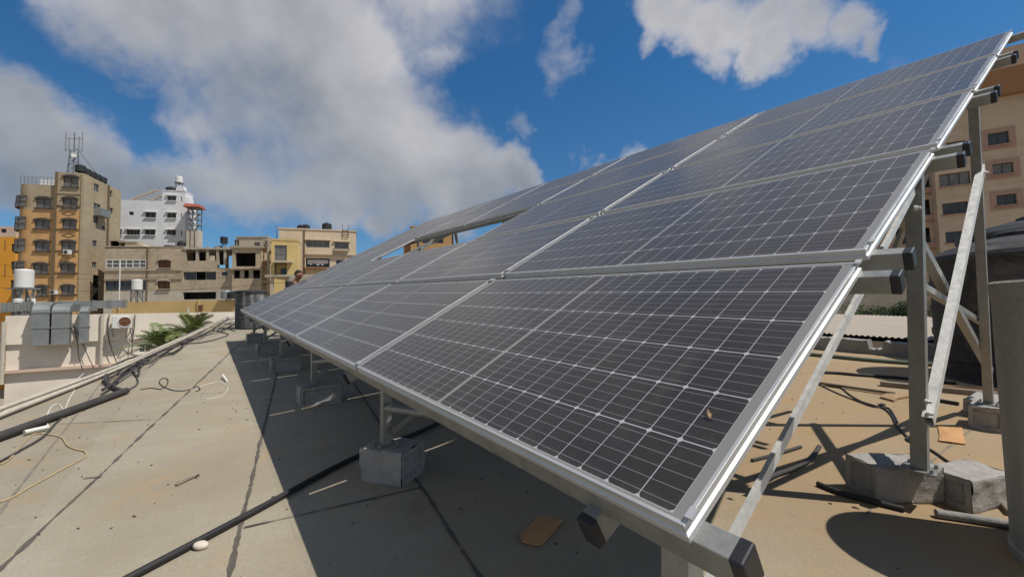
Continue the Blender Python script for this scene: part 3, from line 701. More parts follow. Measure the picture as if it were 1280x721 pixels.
# stick, stone, cardboard
P = gp([(220, 606), (232, 600), (249, 593)], .008)
st = MB().tube(P, [.009, .011, .006], 6); st.tube([G(245, 595, .01), G(249, 592, .03)], .004, 5)
tag(st.build('stick', 'plank', loc=P[1]), 'short dark stick on the open roof', 'stick')
c = G(251, 681, .015)
sb = MB(); nn = 14; vs = []
for i in range(9):
    ph = math.pi * i / 8
    for k in range(nn):
        th = 2 * math.pi * k / nn; d = V((math.sin(ph) * math.cos(th) * .036, math.sin(ph) * math.sin(th) * .024, math.cos(ph) * .018)); d *= 1 + .16 * mnoise.noise(d * 40)
        vs.append(c + d)
sb.add(vs, [(i * nn + k, (i + 1) * nn + k, (i + 1) * nn + (k + 1) % nn, i * nn + (k + 1) % nn) for i in range(8) for k in range(nn)], True)
tag(sb.build('stone', 'stone', loc=c), 'small pale stone lying against the thin black pipe', 'stone')
def flat_piece(name, label, cat, px, m, th=.006, lift=.012, warp=.02):
    P = gp(px, 0); n = len(P); c = sum(P, V()) / n
    up = [p + RN * (lift * (.3 + .7 * ((i * 37) % 5) / 5) + th) for i, p in enumerate(P)]; lo = [p - RN * th for p in up]
    ctr = c + RN * (lift + th + warp * .3)
    b = MB().add(up + [ctr], [(i, (i + 1) % n, n) for i in range(n)]); b.add(lo + [ctr - RN * th], [((i + 1) % n, i, n) for i in range(n)])
    b.add(up + lo, [(i, n + i, n + (i + 1) % n, (i + 1) % n) for i in range(n)])
    # make sure the faces look outwards whatever the winding
    o = b.build(name, m, loc=c); return tag(o, label, cat)
z6 = lambda L: [(420 + x / 2.99, 480 + y / 2.99) for x, y in L]
flat_piece('cardboard_piece', 'torn brown cardboard piece lying in the shade under the array', 'cardboard', list(reversed(z6([(755, 500), (800, 503), (848, 515), (815, 555), (775, 600), (760, 611), (735, 606), (697, 598), (685, 570), (720, 535)]))), 'card')
flat_piece('cardboard_piece', 'clean square orange cardboard piece on the sunny roof beside the middle post', 'cardboard', list(reversed(zr([(566, 506), (612, 507), (664, 512), (678, 578), (620, 572), (568, 564), (572, 540)]))), 'card')
flat_piece('wood_piece', 'broken piece of yellow wood on the sunny roof left of the middle post', 'wood', list(reversed(zr([(328, 386), (370, 366), (440, 372), (448, 384), (400, 392), (385, 402)]))), 'wood', .02, .01)
P = gp(zr([(330, 325), (810, 372)]), .03)
tag(MB().bar(P[0], P[1], .06, .12, RN).build('plank', 'plank', loc=P[0]), 'long weathered plank on the roof in front of the big black tank', 'plank')
P = gp(zr([(540, 345), (700, 352), (810, 362)]), .03)
tag(MB().bar(P[0] + HP * .2, P[2] + HP * .2, .05, .1, RN).build('plank', 'wood', loc=P[0]), 'reddish timber against the foot of the big black tank', 'plank')
line_thing('green_pipe', 'dull green pipe crossing the roof before the broken parapet', 'pipe', zr([(-60, 196), (130, 214), (300, 230), (540, 247)]), .035, 'green')
line_thing('cable', 'black cable crossing the sunny roof towards the big black tank', 'cable', zr([(60, 278), (150, 282), (240, 290), (380, 299), (450, 306), (560, 318), (640, 325)]), .022, 'rubber')
line_thing('cable', 'pair of thin black cables tangled on the sunny roof by the middle post', 'cable', zr([(70, 322), (120, 333), (165, 342), (205, 372), (250, 398), (300, 414), (345, 428), (375, 455), (395, 495), (425, 528), (455, 555), (480, 560), (470, 545), (440, 545), (445, 560), (500, 580), (545, 602), (600, 640), (640, 665), (655, 690)]), .009, 'rubber')
line_thing('cable', 'second thin black cable beside the tangled pair on the sunny roof', 'cable', zr([(60, 320), (110, 345), (170, 372), (230, 395), (300, 420), (360, 425), (385, 455), (400, 485)]), .008, 'rubber')
tag(MB().bar(gp(zr([(75, 322)]), .03)[0], gp(zr([(390, 366)]), .03)[0], .03, .05, RN).build('timber_strip', 'plank', loc=G(1060, 485)), 'dark thin timber strip on the sunny roof before the plank', 'plank')
P = gp(zr([(535, 388), (650, 408)]), .02)
tag(MB().tube(P, .02, 8).build('black_pipe', 'rubber', loc=P[0]), 'short black pipe running from the middle post to the pale block', 'pipe')
tag(MB().box(gp(zr([(335, 415)]), .015)[0], U, HP, RN, .02, .045, .015).build('cable_connector', 'cap', loc=G(1102, 507)), 'small black connector box on the tangled cables', 'connector')
line_thing('hose', 'twisted grey hose scrap on the roof behind the near panel corner', 'hose', [(958, 599), (972, 592), (990, 586), (1008, 577), (1018, 567), (1024, 558)], .016, 'rubber_d')
line_thing('hose', 'short dark hose scrap just beyond the near panel corner', 'hose', [(940, 575), (960, 570), (985, 563), (1001, 558)], .012, 'rubber_d')
line_thing('black_pipe', 'black pipe on the roof ending at the footing block of the middle post', 'pipe', [(1022, 604), (1050, 615), (1098, 628), (1130, 636)], .016, 'rubber')
line_thing('grey_pipe', 'grey pipe on the roof between the shaded block and concrete tank', 'pipe', [(1170, 641), (1205, 646), (1262, 655)], .022, 'conc_old')
tag(MB().tube(gp([(1232, 612), (1246, 622), (1262, 640)], .02), .012, 8).build('hose', 'plank', loc=G(1246, 622)), 'brown hose end beside the concrete tank', 'hose')
# fine litter
lt = MB()
for k in range(420):
    if k < 170: u, h = random.uniform(-.6, 5), random.uniform(1.2, 9)
    else: u, h = random.uniform(0, 10), random.uniform(-2.0, 1)
    p = RP(u, h, .004); r = random.uniform(.0015, .005); a = random.uniform(0, 6.28)
    d = (U * math.cos(a) + HP * math.sin(a))
    lt.box(p, d, RN.cross(d), RN, r * random.uniform(1, 2.6), r * .7, .002)
o = lt.build('litter', 'tar'); tag(o, 'scattered dark grit and chips over the roof', 'litter', kind='stuff')
# a dead leaf on the near panel
lp = PP(.33, .0, 0)

# ------------------------------------------------------------------ buildings
class Facade:
    """vertical plane through A along horizontal d; pixel rectangles of the photo become openings on it"""
    def __init__(s, A, d):
        s.A = V((A.x, A.y, 0)); s.d = V((d[0], d[1], 0)).normalized(); s.n = V((s.d.y, -s.d.x, 0))   # outward, to the camera side
    def px(s, x, y):
        r = ray(x, y); k = (s.A - CAM).dot(s.n) / r.dot(s.n); p = CAM + r * k
        return (p - s.A).dot(s.d), p.z
    def rect(s, x0, x1, y0, y1):
        ym, xm = (y0 + y1) / 2, (x0 + x1) / 2
        a0, a1 = s.px(x0, ym)[0], s.px(x1, ym)[0]; z1, z0 = s.px(xm, y0)[1], s.px(xm, y1)[1]
        return (min(a0, a1), max(a0, a1), z0, z1)
    def P(s, a, z, o=0.0): return s.A + s.d * a + s.n * o + Z3 * z
def wall_with_holes(mb, fc, a0, a1, z0, z1, holes, depth=.22):
    A = sorted({a0, a1, *[min(max(v, a0), a1) for h in holes for v in h[:2]]}); Zs = sorted({z0, z1, *[min(max(v, z0), z1) for h in holes for v in h[2:4]]})
    for i in range(len(A) - 1):
        for j in range(len(Zs) - 1):
            am, zm = (A[i] + A[i + 1]) / 2, (Zs[j] + Zs[j + 1]) / 2
            if any(h[0] < am < h[1] and h[2] < zm < h[3] for h in holes): continue
            mb.add([fc.P(A[i], Zs[j]), fc.P(A[i + 1], Zs[j]), fc.P(A[i + 1], Zs[j + 1]), fc.P(A[i], Zs[j + 1])], [(0, 1, 2, 3)])
    for h in holes:
        dd = h[4] if len(h) > 4 else depth
        c = [(h[0], h[2]), (h[1], h[2]), (h[1], h[3]), (h[0], h[3])]
        for k in range(4):
            p, q = c[k], c[(k + 1) % 4]
            mb.add([fc.P(*p), fc.P(*q), fc.P(*q, -dd), fc.P(*p, -dd)], [(0, 3, 2, 1)])
def window(fc, h, parent, fm='frame', gm='glass', nx=2, nz=1, o=-.12, sill=None, fw=.06, lintel=None):
    b = MB(); a0, a1, z0, z1 = h[:4]
    bx = lambda x0, x1, y0, y1, t=.05, oo=o: b.box(fc.P((x0 + x1) / 2, (y0 + y1) / 2, oo), fc.d, fc.n, Z3, (x1 - x0) / 2, t / 2, (y1 - y0) / 2)
    e = .004
    bx(a0 + e, a1 - e, z0 + e, z0 + fw); bx(a0 + e, a1 - e, z1 - fw, z1 - e); bx(a0 + e, a0 + fw, z0 + fw, z1 - fw); bx(a1 - fw, a1 - e, z0 + fw, z1 - fw)
    for k in range(1, nx):
        x = a0 + (a1 - a0) * k / nx; bx(x - fw * .45, x + fw * .45, z0 + fw, z1 - fw)
    for k in range(1, nz):
        z = z0 + (z1 - z0) * k / nz; bx(a0 + fw, a1 - fw, z - fw * .4, z + fw * .4, .045)
    w = b.build('window', fm, parent)
    g_ = MB()
    for k in range(nx):
        x0 = a0 + (a1 - a0) * k / nx; x1 = a0 + (a1 - a0) * (k + 1) / nx; oo = o - .03 - .02 * (k % 2)
        g_.add([fc.P(x0, z0 + .02, oo), fc.P(x1, z0 + .02, oo), fc.P(x1, z1 - .02, oo), fc.P(x0, z1 - .02, oo)], [(0, 1, 2, 3)])
    g_.build('pane', gm, w)
    if sill:
        MB().box(fc.P((a0 + a1) / 2, z0 - .05, .06), fc.d, fc.n, Z3, (a1 - a0) / 2 + .12, .14, .05).build('sill', sill, w)
    if lintel:
        kind, lm = lintel
        if kind == 'flat': MB().box(fc.P((a0 + a1) / 2, z1 + .08, .10), fc.d, fc.n, Z3, (a1 - a0) / 2 + .18, .16, .06).build('hood', lm, w)
        else:
            bb = MB(); nn = 12; w_ = (a1 - a0) / 2 + .16; cx = (a0 + a1) / 2; rise = .42; vs = []
            for k in range(nn + 1):
                th = math.pi * k / nn; xx = cx - w_ * math.cos(th); zz = z1 - .12 + rise * math.sin(th); zi = z1 - .14 + (rise - .26) * math.sin(th)
                vs += [fc.P(xx, zz, .16), fc.P(cx - (w_ - .2) * math.cos(th), zi, .16), fc.P(xx, zz, .002), fc.P(cx - (w_ - .2) * math.cos(th), zi, .002)]
            for k in range(nn): 
                q = 4 * k; bb.add(vs[q:q + 8], [(0, 4, 5, 1), (0, 2, 6, 4), (1, 5, 7, 3)])
            bb.build('hood', lm, w)
    return w
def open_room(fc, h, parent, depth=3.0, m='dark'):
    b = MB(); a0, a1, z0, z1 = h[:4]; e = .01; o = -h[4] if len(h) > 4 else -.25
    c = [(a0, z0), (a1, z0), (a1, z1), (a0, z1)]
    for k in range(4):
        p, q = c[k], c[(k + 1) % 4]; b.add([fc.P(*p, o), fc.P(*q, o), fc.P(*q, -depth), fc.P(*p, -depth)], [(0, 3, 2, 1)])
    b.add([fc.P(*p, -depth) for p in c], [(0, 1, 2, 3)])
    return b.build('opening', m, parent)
def slab(fc, a0, a1, z, depth, t=.15, over=.1, m='greyc', parent=None, name='roof'):
    b = MB().box(fc.P((a0 + a1) / 2, z + t / 2, -depth / 2 + over / 2 - over / 2), fc.d, fc.n, Z3, (a1 - a0) / 2 + over, depth / 2 + over, t / 2)
    return b.build(name, m, parent)
def shell(mb, fc, a0, a1, z0, z1, depth, sides='lrb', skip_front=True):
    """the walls behind a facade"""
    if 'r' in sides: mb.add([fc.P(a1, z0), fc.P(a1, z0, -depth), fc.P(a1, z1, -depth), fc.P(a1, z1)], [(0, 1, 2, 3)])
    if 'l' in sides: mb.add([fc.P(a0, z0, -depth), fc.P(a0, z0), fc.P(a0, z1), fc.P(a0, z1, -depth)], [(0, 1, 2, 3)])
    if 'b' in sides: mb.add([fc.P(a1, z0, -depth), fc.P(a0, z0, -depth), fc.P(a0, z1, -depth), fc.P(a1, z1, -depth)], [(0, 1, 2, 3)])
def roof_tank(p, r, h, label, m='blackpl', grp='water tanks on far roofs', name='water_tank'):
    t = MB(); t.lathe(V(p), [(r, 0), (r, h * .8), (r * .85, h * .92), (r * .35, h), (r * .35, h * 1.06), (0, h * 1.07)], 20)
    return tag(t.build(name, m, loc=p), label, 'water tank', grp)

# --- the brown and ochre tower block on the left
dF, dS = (.95, .31), (-.31, .95)
A = at(103, 300, 59.0)
fF = Facade(A, dF); fS = Facade(A, dS)
fS.n = V((.95, .31, 0))
def frect(f, L): return [f.rect(*q) for q in L]
tw = thing('tower_block', 'tall brown and ochre apartment tower with arched windows and a roof mast', 'building', (A.x, A.y, ZG))
aL = fF.px(22, 300)[0]; aM = fF.px(68, 300)[0]; zR = fF.px(88, 216)[1]; zL = fF.px(50, 230)[1]; zO = fF.px(70, 262)[1]
colB = [(79, 98, 221, 234), (78, 97, 248, 260), (77.5, 95.5, 275, 286), (76, 94.5, 302, 314), (75, 94, 330, 342), (76, 93, 357.5, 369)]
colA = [(45, 64, 248, 260), (43, 62.5, 275, 286), (43, 62, 302, 314), (41, 60, 330, 342), (45, 59, 358, 370)]
hB, hA = frect(fF, colB), frect(fF, colA)
wa = MB()
wall_with_holes(wa, fF, aM + .02, 0, zO, zR, [h for h in hB if h[2] > zO]); wa.build('wall', 'tower_g', tw)
wb = MB(); wall_with_holes(wb, fF, aM + .02, 0, ZG, zO, [h for h in hB if h[2] < zO]); wb.build('wall', 'tower_o', tw)
fA = Facade(fF.P(0, 0, -.35), dF)
hA = frect(fA, colA)
aL2 = fA.px(34, 300)[0]
wc = MB(); wall_with_holes(wc, fA, aL2, aM + .02, zO, zL, [h for h in hA if h[2] > zO]); wc.build('wall', 'tower_g', tw)
wc = MB(); wall_with_holes(wc, fA, aL2, aM + .02, ZG, zO, [h for h in hA if h[2] < zO]); wc.build('wall', 'tower_o', tw)
for h in hB: window(fF, h, tw, 'frameb', 'glass2', 2, 1, lintel=('arch', 'frameb'), sill='frameb')
for h in hA: window(fA, h, tw, 'frameb', 'glass2', 2, 1, lintel=('arch', 'frameb'), sill='frameb')
# rounded left corner with glazed bays
cc = fA.P(aL2, 0, -1.6); nA = 12
def arc(r, k): 
    th = math.pi / 2 * k / nA; return cc + fA.n * (r * math.cos(th)) - fA.d * (r * math.sin(th))
for z0, z1, m in ((ZG, zO, 'tower_o'), (zO, zL, 'tower_g')):
    b = MB()
    for k in range(nA): b.add([arc(1.6, k + 1) + Z3 * z0, arc(1.6, k) + Z3 * z0, arc(1.6, k) + Z3 * z1, arc(1.6, k + 1) + Z3 * z1], [(0, 1, 2, 3)], True)
    b.build('wall', m, tw)
for (y0, y1) in ((245, 258), (271.5, 287), (299, 314.5), (327, 341), (355, 368)):
    z1, z0 = fA.px(27, y0)[1], fA.px(27, y1)[1]
    b = MB(); gb = MB()
    for k in range(0, nA + 1):
        q = lambda rr, kk: arc(rr, min(max(kk, 0), nA)) + (-fA.n * .5 * max(0, kk - nA)) + fA.d * .45 * max(0, -kk)
        gb.add([q(1.98, k + 1) + Z3 * z0, q(1.98, k) + Z3 * z0, q(1.90, k) + Z3 * z1, q(1.90, k + 1) + Z3 * z1], [(0, 1, 2, 3)])
        if k % 4 == 0: b.bar(q(2.02, k) + Z3 * (z0 - .05), q(1.94, k) + Z3 * (z1 + .05), .07, .05)
        for zz in (z0 - .04, z1 + .04, (z0 + z1) / 2): b.bar(q(1.98, k) + Z3 * zz, q(1.98, k + 1) + Z3 * zz, .06, .08)
    w = b.build('bay_window', 'trim', tw); gb.build('pane', 'glass2', w)
# side face, banded stories and ducts
zS1 = fS.px(103, 217)[1]; DT = fS.px(150, 300)[0]
fS2 = fS
sideW = [(117.5, 124, 230, 239.5), (136, 140.5, 238, 246), (117, 126, 254.5, 262), (137, 141.5, 260, 267), (116.5, 123, 270, 279), (127, 131, 282, 287), (115.5, 121.5, 300.5, 308), (115, 121, 327.5, 334.5), (116, 125, 344, 375)]
hS = frect(fS, sideW)
ws = MB(); wall_with_holes(ws, fS, 0, DT, ZG, zR, hS)
ws.add([fS.P(DT, ZG), fS.P(DT, ZG, -9.5), fS.P(DT, zR, -9.5), fS.P(DT, zR)], [(0, 1, 2, 3)]); ws.add([fA.P(aL2 - 1.6, ZG, -1.6), fA.P(aL2 - 1.6, zL, -1.6), fA.P(aL2 - 1.6, zL, -9.3), fA.P(aL2 - 1.6, ZG, -9.3)], [(3, 2, 1, 0)])
ws.build('wall', 'tower_g', tw)
for h in hS[:-1]: window(fS, h, tw, 'frame', 'glass', 2, 1, o=-.12)
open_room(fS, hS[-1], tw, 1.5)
b = MB(); a0, a1, z0, z1 = fS.rect(117, 129, 261.5, 271)
b.box(fS.P((a0 + a1) / 2, (z0 + z1) / 2, .45), fS.d, fS.n, Z3, (a1 - a0) / 2, .45, (z1 - z0) / 2).build('balcony', 'duct', tw)
b = MB().box(fS.P(fS.px(133.5, 300)[0], (zR + ZG) / 2, .08), fS.d, fS.n, Z3, .16, .08, (zR - ZG) / 2); b.build('drainpipe', 'trim', tw)
# roof slabs, string courses, corner pilasters
MB().add([fF.P(aM, zR, 0), fF.P(0, zR, 0), fS.P(DT, zR), fF.P(aM, zR, -9.5)], [(0, 1, 2, 3)]).build('roof', 'greyc', tw)
MB().add([fA.P(aL2 - 1.6, zL - .1, -1.6), fA.P(aL2, zL - .1, 0), fA.P(aM + .1, zL - .1, 0), fA.P(aM + .1, zL - .1, -9.3), fA.P(aL2 - 1.6, zL - .1, -9.3)], [(0, 1, 2, 3, 4)]).build('roof', 'greyc', tw)
MB().add([fF.P(aM + .02, zL - .1), fF.P(aM + .02, zL - .1, -9.5), fF.P(aM + .02, zR, -9.5), fF.P(aM + .02, zR)], [(3, 2, 1, 0)]).build('wall', 'tower_g', tw)
for xx in (67, 103):
    a = fF.px(xx, 300)[0]; MB().box(fF.P(a - (.12 if xx > 90 else -.1), (zR + ZG) / 2, .05), fF.d, fF.n, Z3, .13, .07, (zR - ZG) / 2).build('pilaster', 'trim' if xx < 90 else 'tower_g', tw)
for yy in (242, 257.5, 286.8, 313.5, 341, 368):
    z = fF.px(85, yy)[1]; MB().box(fF.P(aM / 2, z, .04), fF.d, fF.n, Z3, -aM / 2 - .15, .05, .06).build('string_course', 'trim' if yy > 250 else 'tower_g', tw)
for yy in (267, 294, 320):
    z = fF.px(85, yy)[1]; a = fF.px(86, yy)[0]
    b = MB()
    for p_, q_ in (((-.75, 0), (0, .28)), ((0, .28), (.75, 0)), ((.75, 0), (0, -.28)), ((0, -.28), (-.75, 0))): b.bar(fF.P(a + p_[0], z + p_[1], .02), fF.P(a + q_[0], z + q_[1], .02), .05, .06)
    b.build('diamond_moulding', 'trim', tw)
# railing on the lower roof
rb_ = MB()
for k in range(10):
    x = aL2 - 1.0 + (aM - aL2 + .6) * k / 9; rb_.bar(fA.P(x, zL, -.1), fA.P(x, zL + 1.1, -.1), .04, .04)
for zz in (.4, .75, 1.1): rb_.bar(fA.P(aL2 - 1.0, zL + zz, -.1), fA.P(aM - .4, zL + zz, -.1), .035, .035)
rb_.build('railing', 'steel', tw)
MB().box(fA.P(fA.px(60, 228)[0], zL + .55, -1.2), fA.d, fA.n, Z3, 1.3, .6, .4).build('roof_shed', 'white', tw)
for (x0, x1, y0, y1, f) in ((82, 91, 313, 318.5, fF), (65.5, 74, 362.5, 368, fF)):
    a0, a1, z0, z1 = f.rect(x0, x1, y0, y1); c = f.P((a0 + a1) / 2, (z0 + z1) / 2, .35)
    a = thing('air_conditioner', 'small white air conditioner under a window of the ochre tower' if x0 > 80 else 'white air conditioner by the lowest visible windows of the ochre tower', 'air conditioner', c, 'air conditioners on walls')
    MB().box(c, f.d, f.n, Z3, (a1 - a0) / 2, .2, (z1 - z0) / 2).build('casing', 'acw', a, bevel=.03)
    MB().lathe(c + f.n * .2 - f.d * .1, [(.24, .0), (.24, .02), (0, .02)], 20, tuple(f.n)).build('fan_grille', 'rubber_d', a)
# mast
mp_ = fF.P(fF.px(82, 216)[0], zR, -1.6)
ms = thing('antenna_mast', 'thin lattice radio mast with aerials on the tower roof', 'antenna', mp_)
px2m = 62.5 / F
b = MB(); H_ = 50 * px2m
for s1 in (-1, 1):
    for s2 in (-1, 1): b.bar(mp_ + V((s1 * .45, s2 * .45, 0)), mp_ + V((s1 * .28, s2 * .28, H_ * .62)), .09, .09)
for k in range(7):
    z0 = H_ * .62 * k / 7; z1 = H_ * .62 * (k + 1) / 7; w0 = .45 - .17 * k / 7; s1 = 1 if k % 2 else -1
    for yy in (-1, 1): b.bar(mp_ + V((-s1 * w0, yy * w0, z0)), mp_ + V((s1 * w0, yy * w0, z1)), .06, .06); b.bar(mp_ + V((-w0, yy * w0, z0)), mp_ + V((w0, yy * w0, z0)), .06, .06)
b.bar(mp_ + V((0, 0, H_ * .55)), mp_ + V((0, 0, H_ * 1.08)), .10, .10)
b.build('lattice', 'steel', ms)
for dx, z0, z1 in ((-1.25, .62, 1.08), (1.15, .60, 1.08), (-.75, .66, .95), (.7, .66, .98)):
    MB().tube([mp_ + V((dx, 0, H_ * z0)), mp_ + V((dx, 0, H_ * z1))], .045, 6).build('aerial', 'steel', ms)
for z_ in (.65, .94): MB().bar(mp_ + V((-1.3, 0, H_ * z_)), mp_ + V((1.2, 0, H_ * (z_ - .015))), .06, .06).build('crossarm', 'steel', ms)
MB().lathe(mp_ + V((.6, -.5, H_ * .48)), [(0, 0), (.22, .05), (.34, .14), (.33, .16), (0, .07)], 18, (.5, -.85, 0)).build('dish', 'acw', ms)
MB().tube([mp_ + V((.3, 0, H_ * .7)), fS.P(DT * .75, zR + .4, -1)], .035, 4).build('guy_wire', 'steel', ms)
roof_tank(fF.P(fF.px(92, 214)[0], zR, -2.2), .62, 1.0, 'white round tank at the foot of the mast on the tower roof', 'tankw')
for k, (x, lab) in enumerate(((103, 'black water tank nearest the front corner of the tower roof'), (113, 'second black water tank along the side of the tower roof'), (120, 'third black water tank along the side of the tower roof'), (126, 'fourth black water tank along the side of the tower roof'), (133, 'black water tank farthest back along the side of the tower roof'))):
    a = fS.px(x + 3, 230)[0]; roof_tank(fS.P(max(a, .9) if k else .6, zR + .35, -.75), .58 if k == 0 else .5, 1.0 if k == 0 else .9, lab)
dshp = fA.P(fA.px(66, 215)[0], zL + .9, -2.5)
ds = thing('satellite_dish', 'small white satellite dish on the lower roof of the tower', 'satellite dish', dshp)
MB().lathe(dshp + V((0, 0, 1.0)), [(0, 0), (.3, .05), (.55, .18), (.54, .2), (0, .06)], 20, (.4, -.8, .45)).build('reflector', 'acw', ds)
MB().tube([dshp - V((0, 0, .6)), dshp + V((0, 0, 1.0))], .05, 6).build('pole', 'steel', ds)

# --- orange building at the far left
A = at(18.5, 330, 66); fo = Facade(A, (.98, .2))
ob = thing('orange_building', 'bright orange apartment building cut by the left edge of the picture', 'building', (A.x, A.y, ZG))
zt = fo.px(10, 283)[1]; zm = fo.px(10, 296)[1]; ho = frect(fo, [(14, 17.5, 305, 314), (13.5, 17, 327, 337), (1, 8, 286, 291), (-18, -8, 305, 314), (-18, -8, 327, 337), (13, 17, 350, 362)])
w = MB(); wall_with_holes(w, fo, -14, 0, ZG, zm, [h for h in ho if h[3] < zm]); shell(w, fo, -14, 0, ZG, zm, 9); w.build('wall', 'orange', ob)
w = MB(); wall_with_holes(w, fo, -14, 0, zm, zt, [h for h in ho if h[2] > zm]); shell(w, fo, -14, 0, zm, zt, 9); w.build('parapet', 'pinkc', ob)
for h in ho: window(fo, h, ob, 'frameb', 'glass', 2)
slab(fo, -14, 0, zt - .3, 9, .12, -.02, 'greyc', ob)
b = MB()
for (x0, x1, y0, y1) in ((4, 10, 300, 312), (4, 10, 330, 345)):
    a0, a1, z0, z1 = fo.rect(x0, x1, y0, y1); b.box(fo.P((a0 + a1) / 2, (z0 + z1) / 2, .03), fo.d, fo.n, Z3, .04, .04, (z1 - z0) / 2)
b.build('moulding', 'roseb', ob)

# --- white building
A = at(231.5, 290, 75); fw = Facade(A, (.97, .24)); fw.n = V((fw.d.y, -fw.d.x, 0))
wb_ = thing('white_building', 'plain white building with small windows behind the grey block building', 'building', (A.x, A.y, ZG))
aL = fw.px(140, 280)[0]; aT = fw.px(202, 280)[0]; zM = fw.px(180, 250.8)[1]; zT = fw.px(215, 239)[1]
hw = frect(fw, [(161, 167, 264.6, 269), (181.3, 195, 265.4, 272.2), (208.6, 220.2, 266, 272.7), (209, 220.2, 244.8, 250.8), (146, 152, 286.6, 294), (158, 175, 287, 293.8), (180.8, 194, 287, 293.8), (208.2, 220, 287.4, 294), (226, 227.6, 246, 252), (226, 227.6, 267, 273), (226, 227.6, 288, 295)])
w = MB(); wall_with_holes(w, fw, aL, 0, ZG, zM, [h for h in hw if h[3] < zM]); shell(w, fw, aL, 0, ZG, zM, 4); w.build('wall', 'white', wb_)
w = MB(); wall_with_holes(w, fw, aT, 0, zM, zT, [h for h in hw if h[2] > zM - .3]); shell(w, fw, aT, 0, zM, zT, 2.6); w.build('stair_tower', 'white', wb_)
for i, h in enumerate(hw): window(fw, h, wb_, 'frame', 'glass', 1 if i == 0 or i > 7 else (4 if i == 5 else 2), lintel=('flat', 'white') if 0 < i < 8 else None, sill='white' if 0 < i < 8 else None)
slab(fw, aL, 0, zM - .3, 4, .1, -.05, 'greyc', wb_); slab(fw, aT, 0, zT, 2.6, .14, .06, 'white', wb_)
a0, a1, z0, z1 = fw.rect(220, 231, 233, 239.5); bb = MB(); nn = 12
for o1, o2 in ((0.08, -.7),):
    vs = []
    for k in range(nn + 1):
        th = math.pi * k / nn; x = (a0 + a1) / 2 - (a1 - a0) / 2 * math.cos(th); z = z0 + .12 + (z1 - z0) * math.sin(th) ** .6
        vs += [fw.P(x, z, o1), fw.P(x, z, o2)]
    bb.add(vs, [(2 * k, 2 * k + 2, 2 * k + 3, 2 * k + 1) for k in range(nn)]); bb.add(vs[0::2], [tuple(reversed(range(nn + 1)))])
bb.build('rounded_parapet', 'white', wb_)
a0, a1, z0, z1 = fw.rect(231, 234, 246, 310); MB().box(fw.P((a0 + a1) / 2, (z1 + ZG) / 2, -1.2), fw.d, fw.n, Z3, (a1 - a0) / 2, 1.0, (z1 - ZG) / 2).build('chimney_shaft', 'white', wb_)
b = MB()                                    # sloping pergola beam
for oo in (-.5, -3.5):
    b.bar(fw.P(fw.px(159, 250)[0], zM, oo), fw.P(fw.px(193, 236.5)[0], fw.px(193, 236.5)[1], oo), .35, .25)
    b.bar(fw.P(fw.px(193, 236.5)[0], fw.px(193, 236.5)[1], oo), fw.P(fw.px(203, 241)[0], fw.px(203, 241)[1], oo), .3, .2)
for k in range(7):
    t = k / 6; p0 = fw.P(fw.px(159, 250)[0], zM, -.5).lerp(fw.P(fw.px(193, 236.5)[0], fw.px(193, 236.5)[1], -.5), t); b.bar(p0, p0 - fw.n * 3, .12, .12)
b.build('pergola', 'pale', wb_)
tp = fw.P(fw.px(217, 239)[0], zT + .2, -1.8); tk = thing('water_tank', 'white round water tank on a stand on the white building', 'water tank', tp, 'water tanks on far roofs')
r_ = 3.9 * 76.5 / F; hs = 13 * 76.5 / F
MB().lathe(tp + Z3 * hs, [(r_, 0), (r_, r_ * 1.75), (r_ * .8, r_ * 1.95), (0, r_ * 2)], 20).build('tank_body', 'tankw', tk)
b = MB()
for k in range(4):
    d = V((math.cos(k * math.pi / 2 + .7), math.sin(k * math.pi / 2 + .7), 0)) * r_ * .8; b.bar(tp + d, tp + d + Z3 * hs, .1, .1)
b.box(tp + Z3 * hs * .96, (1, 0, 0), (0, 1, 0), Z3, r_, r_, .06); b.box(tp + Z3 * hs * .45, (1, 0, 0), (0, 1, 0), Z3, r_ * .6, r_ * .6, .3)
b.build('stand', 'steel', tk)
for x, lab in ((206, 'black tank beside the white stand on the white building, the left one'), (209.5, 'black tank beside the white stand on the white building, the right one')):
    roof_tank(fw.P(fw.px(x, 236)[0], zT + .2, -1.5), .55, .9, lab)
# steel stair tower with a red roof
A2 = at(240, 290, 74); st_ = thing('steel_frame_tower', 'open steel frame tower with a red roof beside the white building', 'tower', (A2.x, A2.y, ZG))
fT = Facade(A2, (.97, .24)); x0, x1 = fT.px(234.5, 280)[0], fT.px(246, 280)[0]; z1 = fT.px(240, 259)[1]; z0 = fT.px(240, 287)[1]
b = MB()
for x in (x0, (x0 + x1) / 2, x1):
    for o_ in (0, -1.8): b.bar(fT.P(x, z0, o_), fT.P(x, z1, o_), .13, .13)
for k in range(5):
    z = z0 + (z1 - z0) * k / 4
    for o_ in (0, -1.8): b.bar(fT.P(x0, z, o_), fT.P(x1, z, o_), .12, .12)
    for x in (x0, x1): b.bar(fT.P(x, z, 0), fT.P(x, z, -1.8), .12, .12)
    if k < 4:
        zz = z0 + (z1 - z0) * (k + 1) / 4; b.bar(fT.P(x0 if k % 2 else x1, z, 0), fT.P(x1 if k % 2 else x0, zz, 0), .09, .09); b.bar(fT.P((x0 + x1) / 2, z, -.9), fT.P((x0 if k % 2 else x1), zz, -.9), .25, .06)
b.build('frame', 'steel', st_)
for x in (x0 + .05, (x0 + x1) / 2, x1 - .05): MB().box(fT.P(x, (z0 + ZG) / 2, -.9), fT.d, fT.n, Z3, .22, .9, (z0 - ZG) / 2).build('column', 'pale', st_)
zt_ = fT.px(240, 254.5)[1]
b = MB(); q = lambda a, z, o: fT.P(a, z, o)
